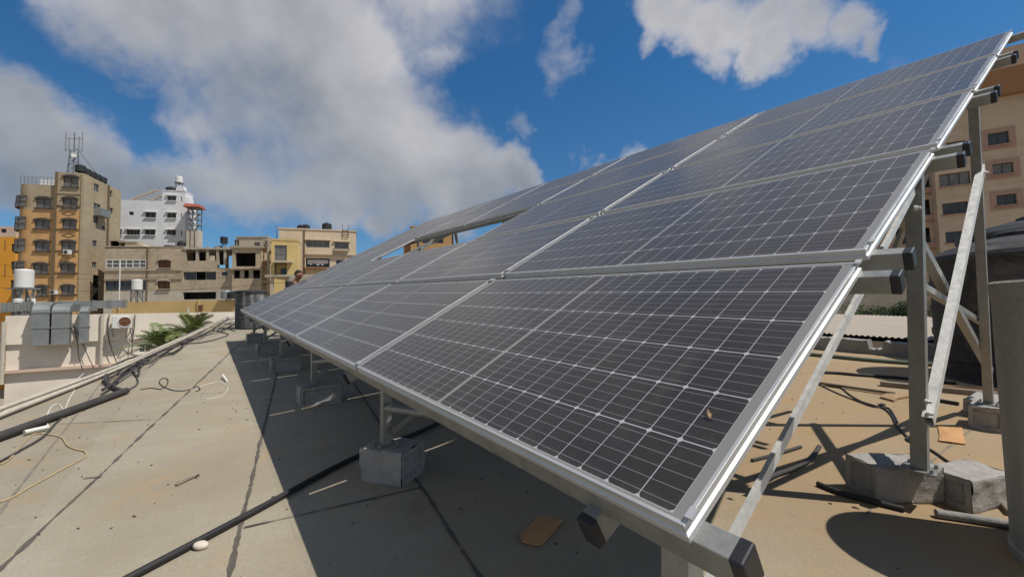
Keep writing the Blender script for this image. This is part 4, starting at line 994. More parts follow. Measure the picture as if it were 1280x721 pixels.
b.hexa([q(x0 - .6, z1, .5), q(x1 + .5, z1 + .02, .5), q(x1 + .5, z1 + .02, -2.3), q(x0 - .6, z1, -2.3), q(x0 - .4, zt_, .1), q(x1 + .3, zt_ - .1, .1), q(x1 + .3, zt_ - .1, -1.9), q(x0 - .4, zt_, -1.9)])
b.build('roof', 'redroof', st_)

# --- grey breeze-block building (left finished part, right unfinished part)
A = at(130.5, 340, 60); fg = Facade(A, (.985, .17)); fg.n = V((fg.d.y, -fg.d.x, 0))
gb_ = thing('block_building', 'long grey breeze block building with white framed and arched windows', 'building', (A.x, A.y, ZG))
a1_ = fg.px(184, 340)[0]; a2_ = fg.px(228, 340)[0]; a3_ = fg.px(330, 340)[0]; zt1 = fg.px(160, 310)[1]; zt2 = fg.px(206, 309)[1]
h1 = frect(fg, [(131.5, 183, 324.5, 335), (129.5, 182, 351, 363)]); h2 = frect(fg, [(197.5, 213.5, 325, 335), (197, 212.5, 351, 361)])
h1[0] = (max(h1[0][0], .15),) + h1[0][1:]; h1[1] = (max(h1[1][0], .15),) + h1[1][1:]
zlow = fg.px(200, 363.5)[1]
w = MB(); wall_with_holes(w, fg, 0, a1_, zlow, zt1, h1); wall_with_holes(w, fg, a1_, a2_, zlow, zt2, h2); shell(w, fg, 0, a2_, zlow, zt2, 10); w.build('wall', 'greyb', gb_)
w = MB(); wall_with_holes(w, fg, 0, a2_, ZG, zlow, []); shell(w, fg, 0, a2_, ZG, zlow, 10); w.build('wall', 'pale', gb_)
window(fg, h1[0], gb_, 'framew', 'glass2', 6, 2, o=.0, fw=.11); window(fg, h1[1], gb_, 'frameb', 'glass', 5, 1)
for h in h2: window(fg, h, gb_, 'frameb', 'rust', 2, 1, lintel=('arch', 'greyc'), sill='greyc')
for z in (fg.px(160, 338)[1], fg.px(160, 349)[1]): MB().box(fg.P(a2_ / 2, z, .05), fg.d, fg.n, Z3, a2_ / 2, .08, .07).build('string_course', 'greyc', gb_)
MB().box(fg.P(a1_, (zt1 + ZG) / 2, .03), fg.d, fg.n, Z3, .07, .05, (zt1 - ZG) / 2).build('drainpipe', 'trim', gb_)
slab(fg, 0, a2_, zt2, 10, .12, .06, 'greyc', gb_)
# rooftop shed
zs = fg.px(155, 300)[1]; s0, s1 = fg.px(136, 305)[0], fg.px(158, 305)[0]; s2 = fg.px(172, 305)[0]
b = MB(); fsh = Facade(fg.P(0, 0, -2), (fg.d.x, fg.d.y)); hs_ = fsh.rect(137, 156, 301, 309.5)
wall_with_holes(b, fsh, s0, s1, zt2 + .12, zs, [hs_]); shell(b, fsh, s0, s1, zt2 + .12, zs, 4)
b.hexa([fsh.P(s1 + .01, zt2 + .12), fsh.P(s2, zt2 + .12), fsh.P(s2, zt2 + .12, -4), fsh.P(s1 + .01, zt2 + .12, -4), fsh.P(s1 + .01, zs), fsh.P(s2, zs - .7), fsh.P(s2, zs - .7, -4), fsh.P(s1 + .01, zs, -4)])
b.build('roof_shed', 'greyb', gb_); open_room(fsh, hs_, gb_, 2); slab(fsh, s0, s1, zs, 4, .12, .1, 'greyc', gb_, 'shed_roof')
roof_tank(fg.P(fg.px(219.5, 305)[0], zt2 + .12, -1.5), .55, 1.0, 'small black tank on the roof edge of the grey block building')
roof_tank(fg.P(fg.px(203, 305)[0], zt2 + .1, -1.8), .75, .45, 'low black tank sunk on the roof of the grey block building')
# unfinished part
ub = thing('unfinished_building', 'unfinished grey concrete frame building with open dark floors', 'building', fg.P(a2_, ZG))
zr_ = fg.px(270, 312)[1]
hu = frect(fg, [(229.5, 271, 314.5, 326), (228.8, 270, 339.5, 350), (277, 284.5, 340, 344.5), (226.5, 270, 365, 374)])
hu = [(max(h[0], a2_ + .12), h[1], h[2], h[3], .3) for h in hu]
aD = fg.px(290.5, 340)[0]
w = MB(); wall_with_holes(w, fg, a2_ + .02, aD, zlow, fg.px(270, 335)[1], hu[1:3]); wall_with_holes(w, fg, a2_ + .02, fg.px(272, 330)[0], fg.px(270, 335)[1] , fg.px(250, 314.3)[1], hu[:1])
w.build('wall', 'greyb', ub)
w = MB(); wall_with_holes(w, fg, a2_ + .02, aD, ZG, zlow, hu[3:]); w.build('wall', 'pale', ub)
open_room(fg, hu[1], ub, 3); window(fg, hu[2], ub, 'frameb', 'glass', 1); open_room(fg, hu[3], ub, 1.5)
window(fg, (hu[1][0] + .1, hu[1][0] + 1.6, hu[1][2], hu[1][3]), ub, 'frame', 'glass', 1, o=-.3); window(fg, (hu[1][1] - 1.5, hu[1][1] - .05, hu[1][2], hu[1][3]), ub, 'frame', 'glass', 1, o=-.3)
b = MB()
for x in (a2_ + .25, fg.px(246, 320)[0], fg.px(259, 320)[0], fg.px(271.5, 320)[0], fg.px(281, 320)[0]):
    for o_ in (-.2, -6): MB().box(fg.P(x, (fg.px(250, 327)[1] + zr_) / 2, o_), fg.d, fg.n, Z3, .17, .17, (zr_ - fg.px(250, 335)[1]) / 2).build('column', 'greyc', ub)
for x0_, x1_ in ((229.5, 245), (258, 271)):
    q_ = fg.rect(x0_, x1_, 313, 327); MB().box(fg.P((q_[0] + q_[1]) / 2, (q_[2] + q_[3]) / 2, -2.5), fg.d, fg.n, Z3, (q_[1] - q_[0]) / 2, .1, (q_[3] - q_[2]) / 2 + .2).build('shade_panel', 'dark', ub)  # dark panels added behind the open bays to stand for deep shade
slab(fg, a2_ + .1, fg.px(292, 320)[0], zr_, 7, .25, .1, 'greyc', ub)
slab(fg, a2_ + .1, fg.px(292, 320)[0], fg.px(270, 335)[1] - .2, 7, .2, -.03, 'greyc', ub, 'floor_slab')
w = MB(); shell(w, fg, a2_ + .02, aD, ZG, fg.px(270, 335)[1] - .25, 7, 'lb'); w.build('wall', 'greyb', ub)
fD = Facade(fg.P(0, 0, .6), (fg.d.x, fg.d.y)); d0, d1 = fD.px(290, 340)[0], fD.px(327, 340)[0]
hD = frect(fD, [(294, 319.5, 316, 333), (292, 326, 337.5, 348)]); hD = [(max(h[0], d0 + .15), min(h[1], d1 - .2), h[2], h[3], .3) for h in hD]
zD = fD.px(305, 310)[1]
w = MB(); wall_with_holes(w, fD, d0, d1, zlow, zD, hD); shell(w, fD, d0, d1, zlow, zD, 7); w.build('wall', 'greyb', ub)
w = MB(); wall_with_holes(w, fD, d0, d1, ZG, zlow, []); shell(w, fD, d0, d1, ZG, zlow, 7); w.build('wall', 'pale', ub)
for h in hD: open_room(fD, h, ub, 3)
b = MB()
for q_ in (.28, .62): b.box(fD.P(hD[1][0] + (hD[1][1] - hD[1][0]) * q_, (hD[1][2] + hD[1][3]) / 2, -.35), fD.d, fD.n, Z3, .3, .04, (hD[1][3] - hD[1][2]) / 2 - .01)
b.build('screen_panel', 'greyc', ub)
slab(fD, d0, d1, zD, 7, .28, .25, 'greyc', ub); slab(fD, d0, d1, fD.px(305, 335)[1] - .15, .5, .15, .22, 'greyc', ub, 'floor_slab')
zK = fD.px(310, 294.5)[1]; k0, k1 = fD.px(289.5, 300)[0], fD.px(329, 300)[0]
fK = Facade(fD.P(0, 0, -1.5), (fg.d.x, fg.d.y)); hK = [fK.rect(293, 299, 300, 309), fK.rect(318, 325, 303, 309)]
w = MB(); wall_with_holes(w, fK, k0, k1, zD + .3, zK, hK); shell(w, fK, k0, k1, zD + .3, zK, 4); w.build('roof_room', 'greyc', ub); slab(fK, k0, k1, zK, 4, .12, .12, 'greyc', ub, 'shed_roof')
for h in hK: window(fK, h, ub, 'frameb', 'glass2', 1)
b = MB()                                      # frame of the open stair at the right
for y0 in (300, 326, 352):
    z = fD.px(333, y0)[1]; b.box(fD.P(d1 + .45, z, -1.2), fD.d, fD.n, Z3, .42, 1.2, .12)
for x in (d1 + .82,): b.box(fD.P(x, (zK + ZG) / 2, -.3), fD.d, fD.n, Z3, .14, .18, (zK - ZG) / 2)
b.build('stair_bay', 'greyc', ub)
tp = fg.P(fg.px(271.5, 305)[0], zr_ + .25, -2); tk = thing('water_tank', 'black water tank on a blue stand on the unfinished building', 'water tank', tp, 'water tanks on far roofs')
hs = 9 * 62 / F
MB().lathe(tp + Z3 * hs, [(.5, 0), (.5, .85), (.4, .95), (0, 1.0)], 20).build('tank_body', 'blackpl', tk)
MB().lathe(tp, [(.34, 0), (.34, hs)], 14).build('stand', 'blue', tk)
b = MB().hexa([tp + V(q_) for q_ in ((-1.9, -.5, 0), (-.5, -.5, 0), (-.5, .5, 0), (-1.9, .5, 0), (-1.9, -.5, .05), (-.5, -.5, .6), (-.5, .5, .6), (-1.9, .5, .05))])
tag(b.build('roof_hatch', 'trim', loc=tp), 'small sloped stair hood left of the tank on a blue stand', 'roof hatch')

# --- beige and yellow buildings
A = at(348.5, 320, 66); fb = Facade(A, (.94, .34))
bb_ = thing('beige_building', 'beige stone apartment building with roof tanks rising behind the solar panels', 'building', (A.x, A.y, ZG))
ar = fb.px(445, 310)[0]; zb = fb.px(400, 288)[1]
hb = frect(fb, [(382.5, 412, 300.5, 309.5), (418, 436, 302.5, 311), (382, 412, 322.5, 334), (371, 374, 302, 310), (371, 374, 325, 333), (420, 434, 325, 331)])
hb = [h + ((.8,) if i == 2 else ()) for i, h in enumerate(hb)]
w = MB(); wall_with_holes(w, fb, 0, ar, ZG, zb, hb); shell(w, fb, 0, ar, ZG, zb, 6); w.build('wall', 'beige', bb_)
for i, h in enumerate(hb):
    if i == 2: 
        open_room(fb, h, bb_, 1.8, 'blue'); continue
    window(fb, h, bb_, 'frame', 'glass2' if i < 2 else 'glass', 4 if i == 0 else 2, lintel=('flat', 'beige') if i < 2 else None, sill='trim' if i == 1 else None)
slab(fb, 0, ar, zb, 6, .2, .1, 'beige', bb_)
z = fb.px(400, 318)[1]; MB().box(fb.P(ar / 2 + 1.8, z, .08), fb.d, fb.n, Z3, ar / 2 - 2, .1, .08).build('string_course', 'pale', bb_)
a0, a1, z0, z1 = fb.rect(418, 436, 311, 315); MB().box(fb.P((a0 + a1) / 2, (z0 + z1) / 2, .35), fb.d, fb.n, Z3, (a1 - a0) / 2, .3, .12).build('balcony', 'pale', bb_)
MB().box(fb.P(fb.px(380.3, 320)[0], (zb + ZG) / 2, .06), fb.d, fb.n, Z3, .09, .07, (zb - ZG) / 2).build('drainpipe', 'trim', bb_)
h = hb[2]; cl_ = MB()
for k in range(9):
    a = h[0] + .4 + (h[1] - h[0] - .8) * k / 8; l = random.uniform(.5, .95); cl_.box(fb.P(a, h[3] - .25 - l / 2, -.4), fb.d, fb.n, Z3, .17, .015, l / 2)
tag(cl_.build('laundry', 'cloth_w', loc=fb.P(h[0], h[2], -.4)), 'white laundry hanging in the balcony of the beige building', 'laundry')
MB().box(fb.P((h[0] + h[1]) / 2, h[2] - .15, .3), fb.d, fb.n, Z3, (h[1] - h[0]) / 2, .35, .12).build('balcony', 'roseb', bb_)
b = MB(); a0, a1, z0, z1 = fb.rect(428, 435.5, 288, 297)
for x in (a0, a1): b.bar(fb.P(x, z0, .12), fb.P(x, z1 + .9, .12), .06, .05)
for k in range(4): b.bar(fb.P(a0, z0 + (z1 - z0) * k / 3, .12), fb.P(a1, z0 + (z1 - z0) * k / 3, .12), .05, .05)
b.build('roof_ladder', 'trim', bb_)
for x, y0, r, lab in ((375, 281.5, .62, 'left black tank of the touching pair on the beige building'), (381, 279.5, .6, 'right black tank of the touching pair on the beige building'), (407.8, 277.5, .75, 'taller single black tank on the beige building')):
    p = fb.P(fb.px(x, 285)[0], zb + .2, -1.5); roof_tank(p, r, max(.8, fb.px(x, y0)[1] - zb - .1), lab)
tag(MB().tube([fb.P(fb.px(344.5, 280)[0], fb.px(345, 290)[1] - 2, -1), fb.P(fb.px(344.5, 280)[0], fb.px(344.5, 280)[1], -1)], .06, 6).build('antenna_pole', 'steel', loc=fb.P(0, zb, -1)), 'thin pole aerial at the left end of the beige building', 'antenna')
A = at(339, 325, 61); fy = Facade(A, (.94, .34))
yb = thing('yellow_building', 'yellow painted building front with a tall balcony window', 'building', (A.x, A.y, ZG))
ar = fy.px(360, 320)[0]; ar2 = fy.px(372, 320)[0]; zy = fy.px(350, 301)[1]
hy = frect(fy, [(343, 359.3, 306.5, 326.5), (343, 362, 329, 345)]); hy = [h[:1] + (min(h[1], ar - .15),) + h[2:] for h in hy]
w = MB(); wall_with_holes(w, fy, 0, ar2, ZG, zy, hy); shell(w, fy, 0, ar2, ZG, zy, 3); w.build('wall', 'yellow', yb)
window(fy, hy[0], yb, 'frame', 'glass2', 3, 2); MB().box(fy.P((hy[1][0] + hy[1][1]) / 2, (hy[1][2] + hy[1][3]) / 2, -.9), fy.d, fy.n, Z3, (hy[1][1] - hy[1][0]) / 2, .05, (hy[1][3] - hy[1][2]) / 2).build('recess_wall', 'yellow', yb)
window(fy, fy.rect(350, 358, 335, 345), yb, 'frameb', 'glass', 2, o=-.7)
slab(fy, 0, ar2, zy, 3, .3, .05, 'yellow2', yb)
a0, a1, z0, z1 = fy.rect(342, 366, 326.5, 328.5); MB().box(fy.P((a0 + a1) / 2, (z0 + z1) / 2, .4), fy.d, fy.n, Z3, (a1 - a0) / 2, .45, .12).build('balcony', 'pale', yb)
# lean-to with a pale slab roof in front of the yellow building
A = at(335, 350, 46); fl = Facade(A, (.99, .1)); lt_ = thing('lean_to', 'small open shed with a pale slab roof below the yellow building', 'shed', (A.x, A.y, ZG))
x1 = fl.px(400, 350)[0]; z1 = fl.px(350, 346)[1]
slab(fl, -.2, x1, z1, 4, .22, .1, 'pale', lt_)
b = MB(); b.box(fl.P(.35, (z1 + ZG) / 2, -.2), fl.d, fl.n, Z3, .12, .12, (z1 - ZG) / 2); b.box(fl.P(.35, (z1 + ZG) / 2, -3.8), fl.d, fl.n, Z3, .12, .12, (z1 - ZG) / 2); b.box(fl.P(x1 - .2, (z1 + ZG) / 2, -3.8), fl.d, fl.n, Z3, .12, .12, (z1 - ZG) / 2); b.build('column', 'pale', lt_)
MB().box(fl.P(x1 / 2 + .3, (z1 + ZG) / 2, -3.6), fl.d, fl.n, Z3, x1 / 2 - .4, .1, (z1 - ZG) / 2 - .01).build('back_wall', 'roseb', lt_)
MB().hexa([fl.P(1.2, z1 - 2.4, .4), fl.P(x1, z1 - 2.4, .4), fl.P(x1, z1 - 2.4, -2), fl.P(1.2, z1 - 2.4, -2), fl.P(2.4, z1 - .02, .3), fl.P(x1, z1 - .02, .3), fl.P(x1, z1 - .02, -2), fl.P(2.4, z1 - .02, -2)]).build('sloped_screen', 'greyc', lt_)

# --- low yellow building below the grey ones
A = at(140, 382, 42); fp = Facade(A, (.99, .12)); lb = thing('low_yellow_building', 'low building with a long yellow parapet below the grey block building', 'building', (A.x, A.y, ZG))
x1 = fp.px(300, 380)[0]; z1 = fp.px(220, 376)[1]
w = MB(); wall_with_holes(w, fp, 0, x1, ZG, z1, []); shell(w, fp, 0, x1, ZG, z1, 6); w.build('wall', 'yellow2', lb); slab(fp, 0, x1, z1 - .25, 6, .1, -.02, 'greyc', lb)
MB().box(fp.P(fp.px(249, 378)[0], z1 - .5, .06), fp.d, fp.n, Z3, .09, .08, .62).build('pier', 'yellow2', lb)
MB().box(fp.P(fp.px(251.5, 383)[0], z1 - .75, .1), fp.d, fp.n, Z3, .16, .08, .28).build('vent', 'rust', lb)
MB().tube([fp.P(fp.px(150, 374)[0], fp.px(150, 386)[1], .1), fp.P(fp.px(150, 374)[0], fp.px(150, 326)[1], .1)], .05, 6).build('pole', 'acw', lb)
# white tanks on a stand on the low building
def tank_on_stand(x0, x1, y0, y1, yb, dist, label, m='tankw'):
    c = at((x0 + x1) / 2, y1, dist); r = (x1 - x0) / 2 * dist / F * math.cos(math.atan(abs((x0 + x1) / 2 - 640) / F)); h = (y1 - y0) * dist / F; hb = (yb - y1) * dist / F
    t = thing('water_tank', label, 'water tank', c - Z3 * hb, 'white water tanks on stands')
    MB().lathe(c, [(0, 0), (r, 0), (r, h * .9), (r * .92, h * .96), (r * .3, h), (0, h)], 28).build('tank_body', m, t)
    b = MB()
    for k in range(4):
        d = V((math.cos(k * math.pi / 2 + .6), math.sin(k * math.pi / 2 + .6), 0)) * r * 1.05; b.bar(c + d - Z3 * hb, c + d * .95 - Z3 * .02, .06, .06); e = V((-d.y, d.x, 0))
        b.bar(c + d - Z3 * hb * .9, c + e - Z3 * .1, .04, .04)
    b.box(c - Z3 * .05, (1, 0, 0), (0, 1, 0), Z3, r * 1.15, r * 1.15, .035); b.build('stand', 'steel', t); return t
tank_on_stand(164, 178.5, 349, 362, 378, 41, 'rusty white tank pair end on a stand behind the yellow parapet')

# --- right-hand rose stone building (its face is in shade)
A = at(1170, 260, 44.5); fr_ = Facade(A, (.86, -.51)); fr_.n = V((fr_.d.y, -fr_.d.x, 0))
rbld = thing('rose_building', 'tall rose beige stone apartment block at the right behind the array', 'building', (A.x, A.y, ZG))
zT = fr_.px(1250, 90)[1]; zB = fr_.px(1250, 122)[1]
hr = frect(fr_, [(1234.5, 1261.5, 165.5, 181), (1240.5, 1267, 204, 217.8), (1245.5, 1271, 243, 256.3), (1183, 1207, 177, 191), (1174, 1213, 216, 232), (1178, 1210.5, 253, 267.5), (1182, 1211, 289, 303)])
aR = 26; sp_ = hr[1][0] - hr[4][0]
extra = []
for k in (1,):
    for h in hr[:3] + hr[3:6]: extra.append((h[0] + 10.5, h[1] + 10.5, h[2], h[3]))
hr2 = [h for h in hr + extra if h[1] < aR - .3]
xl = fr_.px(1171.5, 260)[0]
w = MB(); wall_with_holes(w, fr_, xl, aR, ZG, zB, hr2); shell(w, fr_, xl, aR, ZG, zB, 12, 'rb'); 
w.build('wall', 'rose', rbld)
for i, h in enumerate(hr2):
    window(fr_, h, rbld, 'frameb', ('glass', 'glass2', 'glass')[i % 3], 2 if i < 3 else 3, o=-.14, sill='roses')
    if i < 3 or i > 6:
        b = MB(); e, t = .03, .45
        for q_ in ((h[0] - t, h[1] + t, h[3], h[3] + t), (h[0] - t, h[1] + t, h[2] - t, h[2]), (h[0] - t, h[0], h[2], h[3]), (h[1], h[1] + t, h[2], h[3])):
            b.box(fr_.P((q_[0] + q_[1]) / 2, (q_[2] + q_[3]) / 2, .02), fr_.d, fr_.n, Z3, (q_[1] - q_[0]) / 2, .025, (q_[3] - q_[2]) / 2)
        b.build('window_surround', 'roses', rbld)
b = MB().box(fr_.P((xl + aR) / 2, (zT + zB) / 2, -5.6), fr_.d, fr_.n, Z3, (aR - xl) / 2 + .35, 6.4, (zT - zB) / 2); b.build('roof_fascia', 'roseb', rbld)
MB().box(fr_.P((xl + aR) / 2 + 2, zT + 1.6, -6), fr_.d, fr_.n, Z3, (aR - xl) / 2 - 3, 4, 1.6).build('roof_storey', 'rose', rbld)
# recessed balcony bay to the left of the pilaster
fr2 = Facade(fr_.P(0, 0, -1.6), (fr_.d.x, fr_.d.y)); fr2.n = fr_.n
hb2 = frect(fr2, [(1140, 1163, 250, 272), (1150, 1162, 216, 238), (1139, 1163, 285, 305), (1120, 1136, 250, 272), (1120, 1136, 216, 238), (1120, 1136, 285, 305), (1140, 1163, 318, 338)])
xr = fr2.px(1166, 260)[0]
w = MB(); wall_with_holes(w, fr2, -26, xr, ZG, zB, hb2); shell(w, fr2, -26, xr, ZG, zB, 10, 'lb'); w.build('wall', 'rose', rbld)
w = MB(); w.add([fr_.P(xl, ZG), fr_.P(xl, zB), fr_.P(xl, zB, -1.7), fr_.P(xl, ZG, -1.7)], [(0, 1, 2, 3)]); w.build('wall', 'rose', rbld)
for h in hb2: open_room(fr2, h, rbld, 1.4); window(fr2, (h[0], h[1], h[2], h[2] + (h[3] - h[2]) * .55), rbld, 'frameb', 'glass', 3, o=-.6)
MB().box(fr2.P((xr - 26) / 2, zT - (zT - zB) / 2, -4), fr2.d, fr2.n, Z3, (xr + 26) / 2, 4.3, (zT - zB) / 2).build('roof_fascia', 'roseb', rbld)
b = MB()
for y_ in (240, 274, 308):
    z = fr2.px(1150, y_)[1]; b.box(fr2.P(xr - 6, z, .3), fr2.d, fr2.n, Z3, 6, .3, .3)
b.build('balcony', 'roses', rbld)
a0, a1, z0, z1 = fr2.rect(1139, 1149, 302, 311)
tag(MB().box(fr2.P((a0 + a1) / 2, (z0 + z1) / 2, .72), fr2.d, fr2.n, Z3, (a1 - a0) / 2, .02, (z1 - z0) / 2).build('laundry', 'cloth_p', loc=fr2.P((a0 + a1) / 2, z0, .72)), 'purple cloth hanging from a low balcony of the rose building', 'laundry')

# --- building seen through the gap in the array, and a dark grey one low on the right
A = at(513, 292, 70); fh_ = Facade(A, (.98, .15)); hbld = thing('tan_building', 'tan orange building seen through the gap left by missing panels', 'building', (A.x, A.y, ZG))
x1 = fh_.px(566, 290)[0]; z1 = fh_.px(540, 284)[1]; hh_ = frect(fh_, [(544, 554, 299, 304), (528, 538, 299, 304)])
w = MB(); wall_with_holes(w, fh_, 0, x1, ZG, z1, hh_); shell(w, fh_, 0, x1, ZG, z1, 8); w.build('wall', 'tanb', hbld); slab(fh_, 0, x1, z1, 8, .2, .1, 'tanb', hbld)
for h in hh_: window(fh_, h, hbld, 'frameb', 'glass', 2)
MB().box(fh_.P(-.6, (z1 + ZG) / 2 - .6, -2), fh_.d, fh_.n, Z3, .59, 1.5, (z1 - ZG) / 2 - .6).build('chimney_shaft', 'roseb', hbld)
A = at(1060, 380, 27); fq = Facade(A, (.95, -.3)); fq.n = V((fq.d.y, -fq.d.x, 0)); qb = thing('grey_house', 'low grey house with a small window beneath the raised panel edge', 'building', (A.x, A.y, ZG))
x0, x1 = fq.px(1020, 380)[0], fq.px(1150, 380)[0]; z1 = fq.px(1110, 352)[1]; hq = frect(fq, [(1100, 1109, 382, 393), (1135, 1148, 385, 400), (1070, 1082, 360, 372)])
w = MB(); wall_with_holes(w, fq, x0, x1, ZG, z1, hq); shell(w, fq, x0, x1, ZG, z1, 6); w.build('wall', 'greyc', qb); slab(fq, x0, x1, z1, 6, .15, .15, 'greyc', qb)
for h in hq: window(fq, h, qb, 'framew', 'glass', 1)

# --- beige corrugated sheet roof just beyond our parapet
P0, P1 = RP(7, 10.95, .30), RP(-9, 10.95, .30); Q0, Q1 = P0 + HP * 5 + Z3 * .27, P1 + HP * 5 + Z3 * .27
b = MB(); nn = 640; vs = []
for i in range(nn + 1):
    t = i / nn; zz = .012 * (1 if (i % 4) in (1, 2) else -1) * Z3
    vs += [P0.lerp(P1, t) + zz, Q0.lerp(Q1, t) + zz]
b.add(vs, [(2 * i, 2 * i + 2, 2 * i + 3, 2 * i + 1) for i in range(nn)])
cs_t = thing('shed', 'neighbouring shed with a beige ribbed sheet roof beyond the broken parapet', 'shed', (P0.x, P0.y, ZG))
b.build('sheet_roof', 'corr', cs_t)
w = MB(); cc_ = [P0 - Z3 * .1, P1 - Z3 * .1, Q1 - Z3 * .1, Q0 - Z3 * .1]
for a, c in zip(cc_, cc_[1:] + cc_[:1]): w.add([a, c, V((c.x, c.y, ZG)), V((a.x, a.y, ZG))], [(0, 1, 2, 3)])
w.build('wall', 'pale', cs_t)

# --- white neighbour with ducts, on the street grid
A = at(155, 403, 19.0); fn = Facade(A, (HG.x, HG.y)); fn.n = V((fn.d.y, -fn.d.x, 0))
nb = thing('white_neighbour_building', 'flat roofed dirty white building next door carrying ducts and an air conditioner', 'building', (A.x, A.y, ZG))
n0, n1 = fn.px(5, 440)[0], fn.px(310, 400)[0]; zn = fn.px(155, 392)[1]; zl = fn.px(100, 427)[1]
hN = fn.rect(172, 190, 429.5, 441)
w = MB(); wall_with_holes(w, fn, n0, n1, zl, zn, []); shell(w, fn, n0, n1, zl, zn, 9)
w.add([fn.P(n0, zl), fn.P(n1, zl), fn.P(n1, zl, -.12), fn.P(n0, zl, -.12)], [(3, 2, 1, 0)]); w.build('parapet', 'wallw', nb)
fn2 = Facade(fn.P(0, 0, -.12), (HG.x, HG.y)); fn2.n = fn.n; hN = fn2.rect(172, 190, 429.5, 441)
w = MB(); wall_with_holes(w, fn2, n0 + .02, n1 - .02, ZG, zl, [hN]); shell(w, fn2, n0 + .02, n1 - .02, ZG, zl, 8.8); w.build('wall', 'wallw', nb)
window(fn2, hN, nb, 'pvc_w', 'glass', 2, o=-.08)
slab(fn, n0, n1, zn - .3, 9, .1, -.08, 'greyc', nb)
zb_ = fn2.px(60, 461)[1]; MB().box(fn2.P((n0 + n1) / 2, zb_, .1), fn2.d, fn2.n, Z3, (n1 - n0) / 2, .1, .06).build('ledge', 'pinkc', nb)
def pipe_on(f, x, y0, y1, r, m, nm, par, o=.06):
    return MB().tube([f.P(f.px(x, y0)[0], f.px(x, y0)[1], o), f.P(f.px(x, y0)[0] , f.px(x, y1)[1], o)], r, 8).build(nm, m, par)
pipe_on(fn, 128, 393, 456, .06, 'pvc', 'wall_pipe', nb); pipe_on(fn, 5.5, 402, 480, .07, 'pvc', 'wall_pipe', nb); pipe_on(fn, 235, 384, 400, .05, 'pvc', 'vent_pipe', nb)
def wire(name, label, f, pts, r=.018, m='rubber_d', o=.08):
    P = [f.P(*f.px(x, y), o) for x, y in pts]; return tag(MB().tube(P, r, 6, sub=5).build(name, m, loc=P[0]), label, 'cable', 'cables on the white neighbour wall')
wire('cable', 'cable hanging on the white wall left of the air conditioner', fn, [(137, 393), (135, 412), (138, 430), (144, 447), (150, 462)])
wire('cable', 'cable hanging on the white wall right of the air conditioner', fn, [(169, 393), (168, 410), (166, 425), (165, 440)])
wire('cable', 'sagging cable on the white wall below the large ducts', fn, [(91, 404), (97, 425), (99, 445), (104, 462)], .014)
wire('cable', 'sagging cable on the white wall below the small duct', fn, [(91, 404), (102, 425), (112, 448), (118, 460)], .014)
# ducts: square section, coming over the parapet and bending down
def duct(x0, x1, ytop, ybot, label, dep=.42, back=2.2, m='duct'):
    a0, _, _, _ = fn.rect(x0, x1, ytop, ybot); a1 = fn.px(x1, (ytop + ybot) / 2)[0]; z0, z1 = fn.px((x0 + x1) / 2, ybot)[1], fn.px((x0 + x1) / 2, ytop)[1]
    am, hw_ = (a0 + a1) / 2, (a1 - a0) / 2
    t = thing('air_duct', label, 'duct', fn.P(am, z0, dep / 2), 'sheet metal ducts on the white neighbour')
    zc = zn + .12
    b = MB(); rad = dep
    path = [(dep * .5 + .03, z0), (dep * .5 + .03, zc)]
    th_n = 7
    outer = [(dep + .03, z0), (dep + .03, zc)]; inner = [(.03, z0), (.03, zc)]
    zt_ = max(z1, zc + dep * .9)
    for k in range(1, th_n + 1):
        th = math.pi / 2 * k / th_n
        outer.append((-.35 + (dep + .38) * math.cos(th), zc + (zt_ - zc) * math.sin(th))); inner.append((-.35 + .38 * math.cos(th), zc + max(.05, (zt_ - zc - dep)) * math.sin(th)))
    outer.append((-back, zt_)); inner.append((-back, zc + max(.05, zt_ - zc - dep)))
    n = len(outer); vs = []
    for (oo, oz), (io, iz) in zip(outer, inner): vs += [fn.P(am - hw_, oz, oo), fn.P(am + hw_, oz, oo), fn.P(am + hw_, iz, io), fn.P(am - hw_, iz, io)]
    for k in range(n - 1):
        q = 4 * k; b.add(vs[q:q + 8], [(0, 1, 5, 4), (1, 2, 6, 5), (2, 3, 7, 6), (3, 0, 4, 7)])
    b.add(vs[:4], [(0, 3, 2, 1)]); b.add(vs[-4:], [(0, 1, 2, 3)]); b.build('duct_body', m, t)
    for zf in (.0, .5, .97):
        zz = z0 + (zc - z0) * zf + .02
        MB().box(fn.P(am, zz, dep / 2 + .03), fn.d, fn.n, Z3, hw_ + .025, dep / 2 + .02, .02).build('flange', m, t)
duct(43.5, 65.5, 377, 431, 'largest grey sheet metal duct bending down the white wall, leftmost')
duct(68, 90, 386, 430, 'grey sheet metal duct bending down the white wall, between the other two', .40)
duct(101, 112, 387, 428, 'narrow grey sheet metal duct bending down the white wall', .26, 1.6)
def hduct(x0, y0, x1, y1, hgt, o, label):
    p, q = fn.P(*fn.px(x0, y0), o), fn.P(*fn.px(x1, y1), o)
    t = thing('air_duct', label, 'duct', p, 'sheet metal ducts on the white neighbour')
    MB().bar(p, q, hgt, .45).build('duct_body', 'duct', t)
    for k in range(5): c = p.lerp(q, k / 4); MB().box(c, fn.d, fn.n, Z3, .03, .26, hgt / 2 + .03).build('flange', 'duct', t)
hduct(62, 380.5, 150, 378.5, .34, -1.6, 'long horizontal duct lying on the white neighbour roof')
hduct(-10, 384, 26, 382, .35, -1.2, 'horizontal duct on the white neighbour roof by the white tanks')
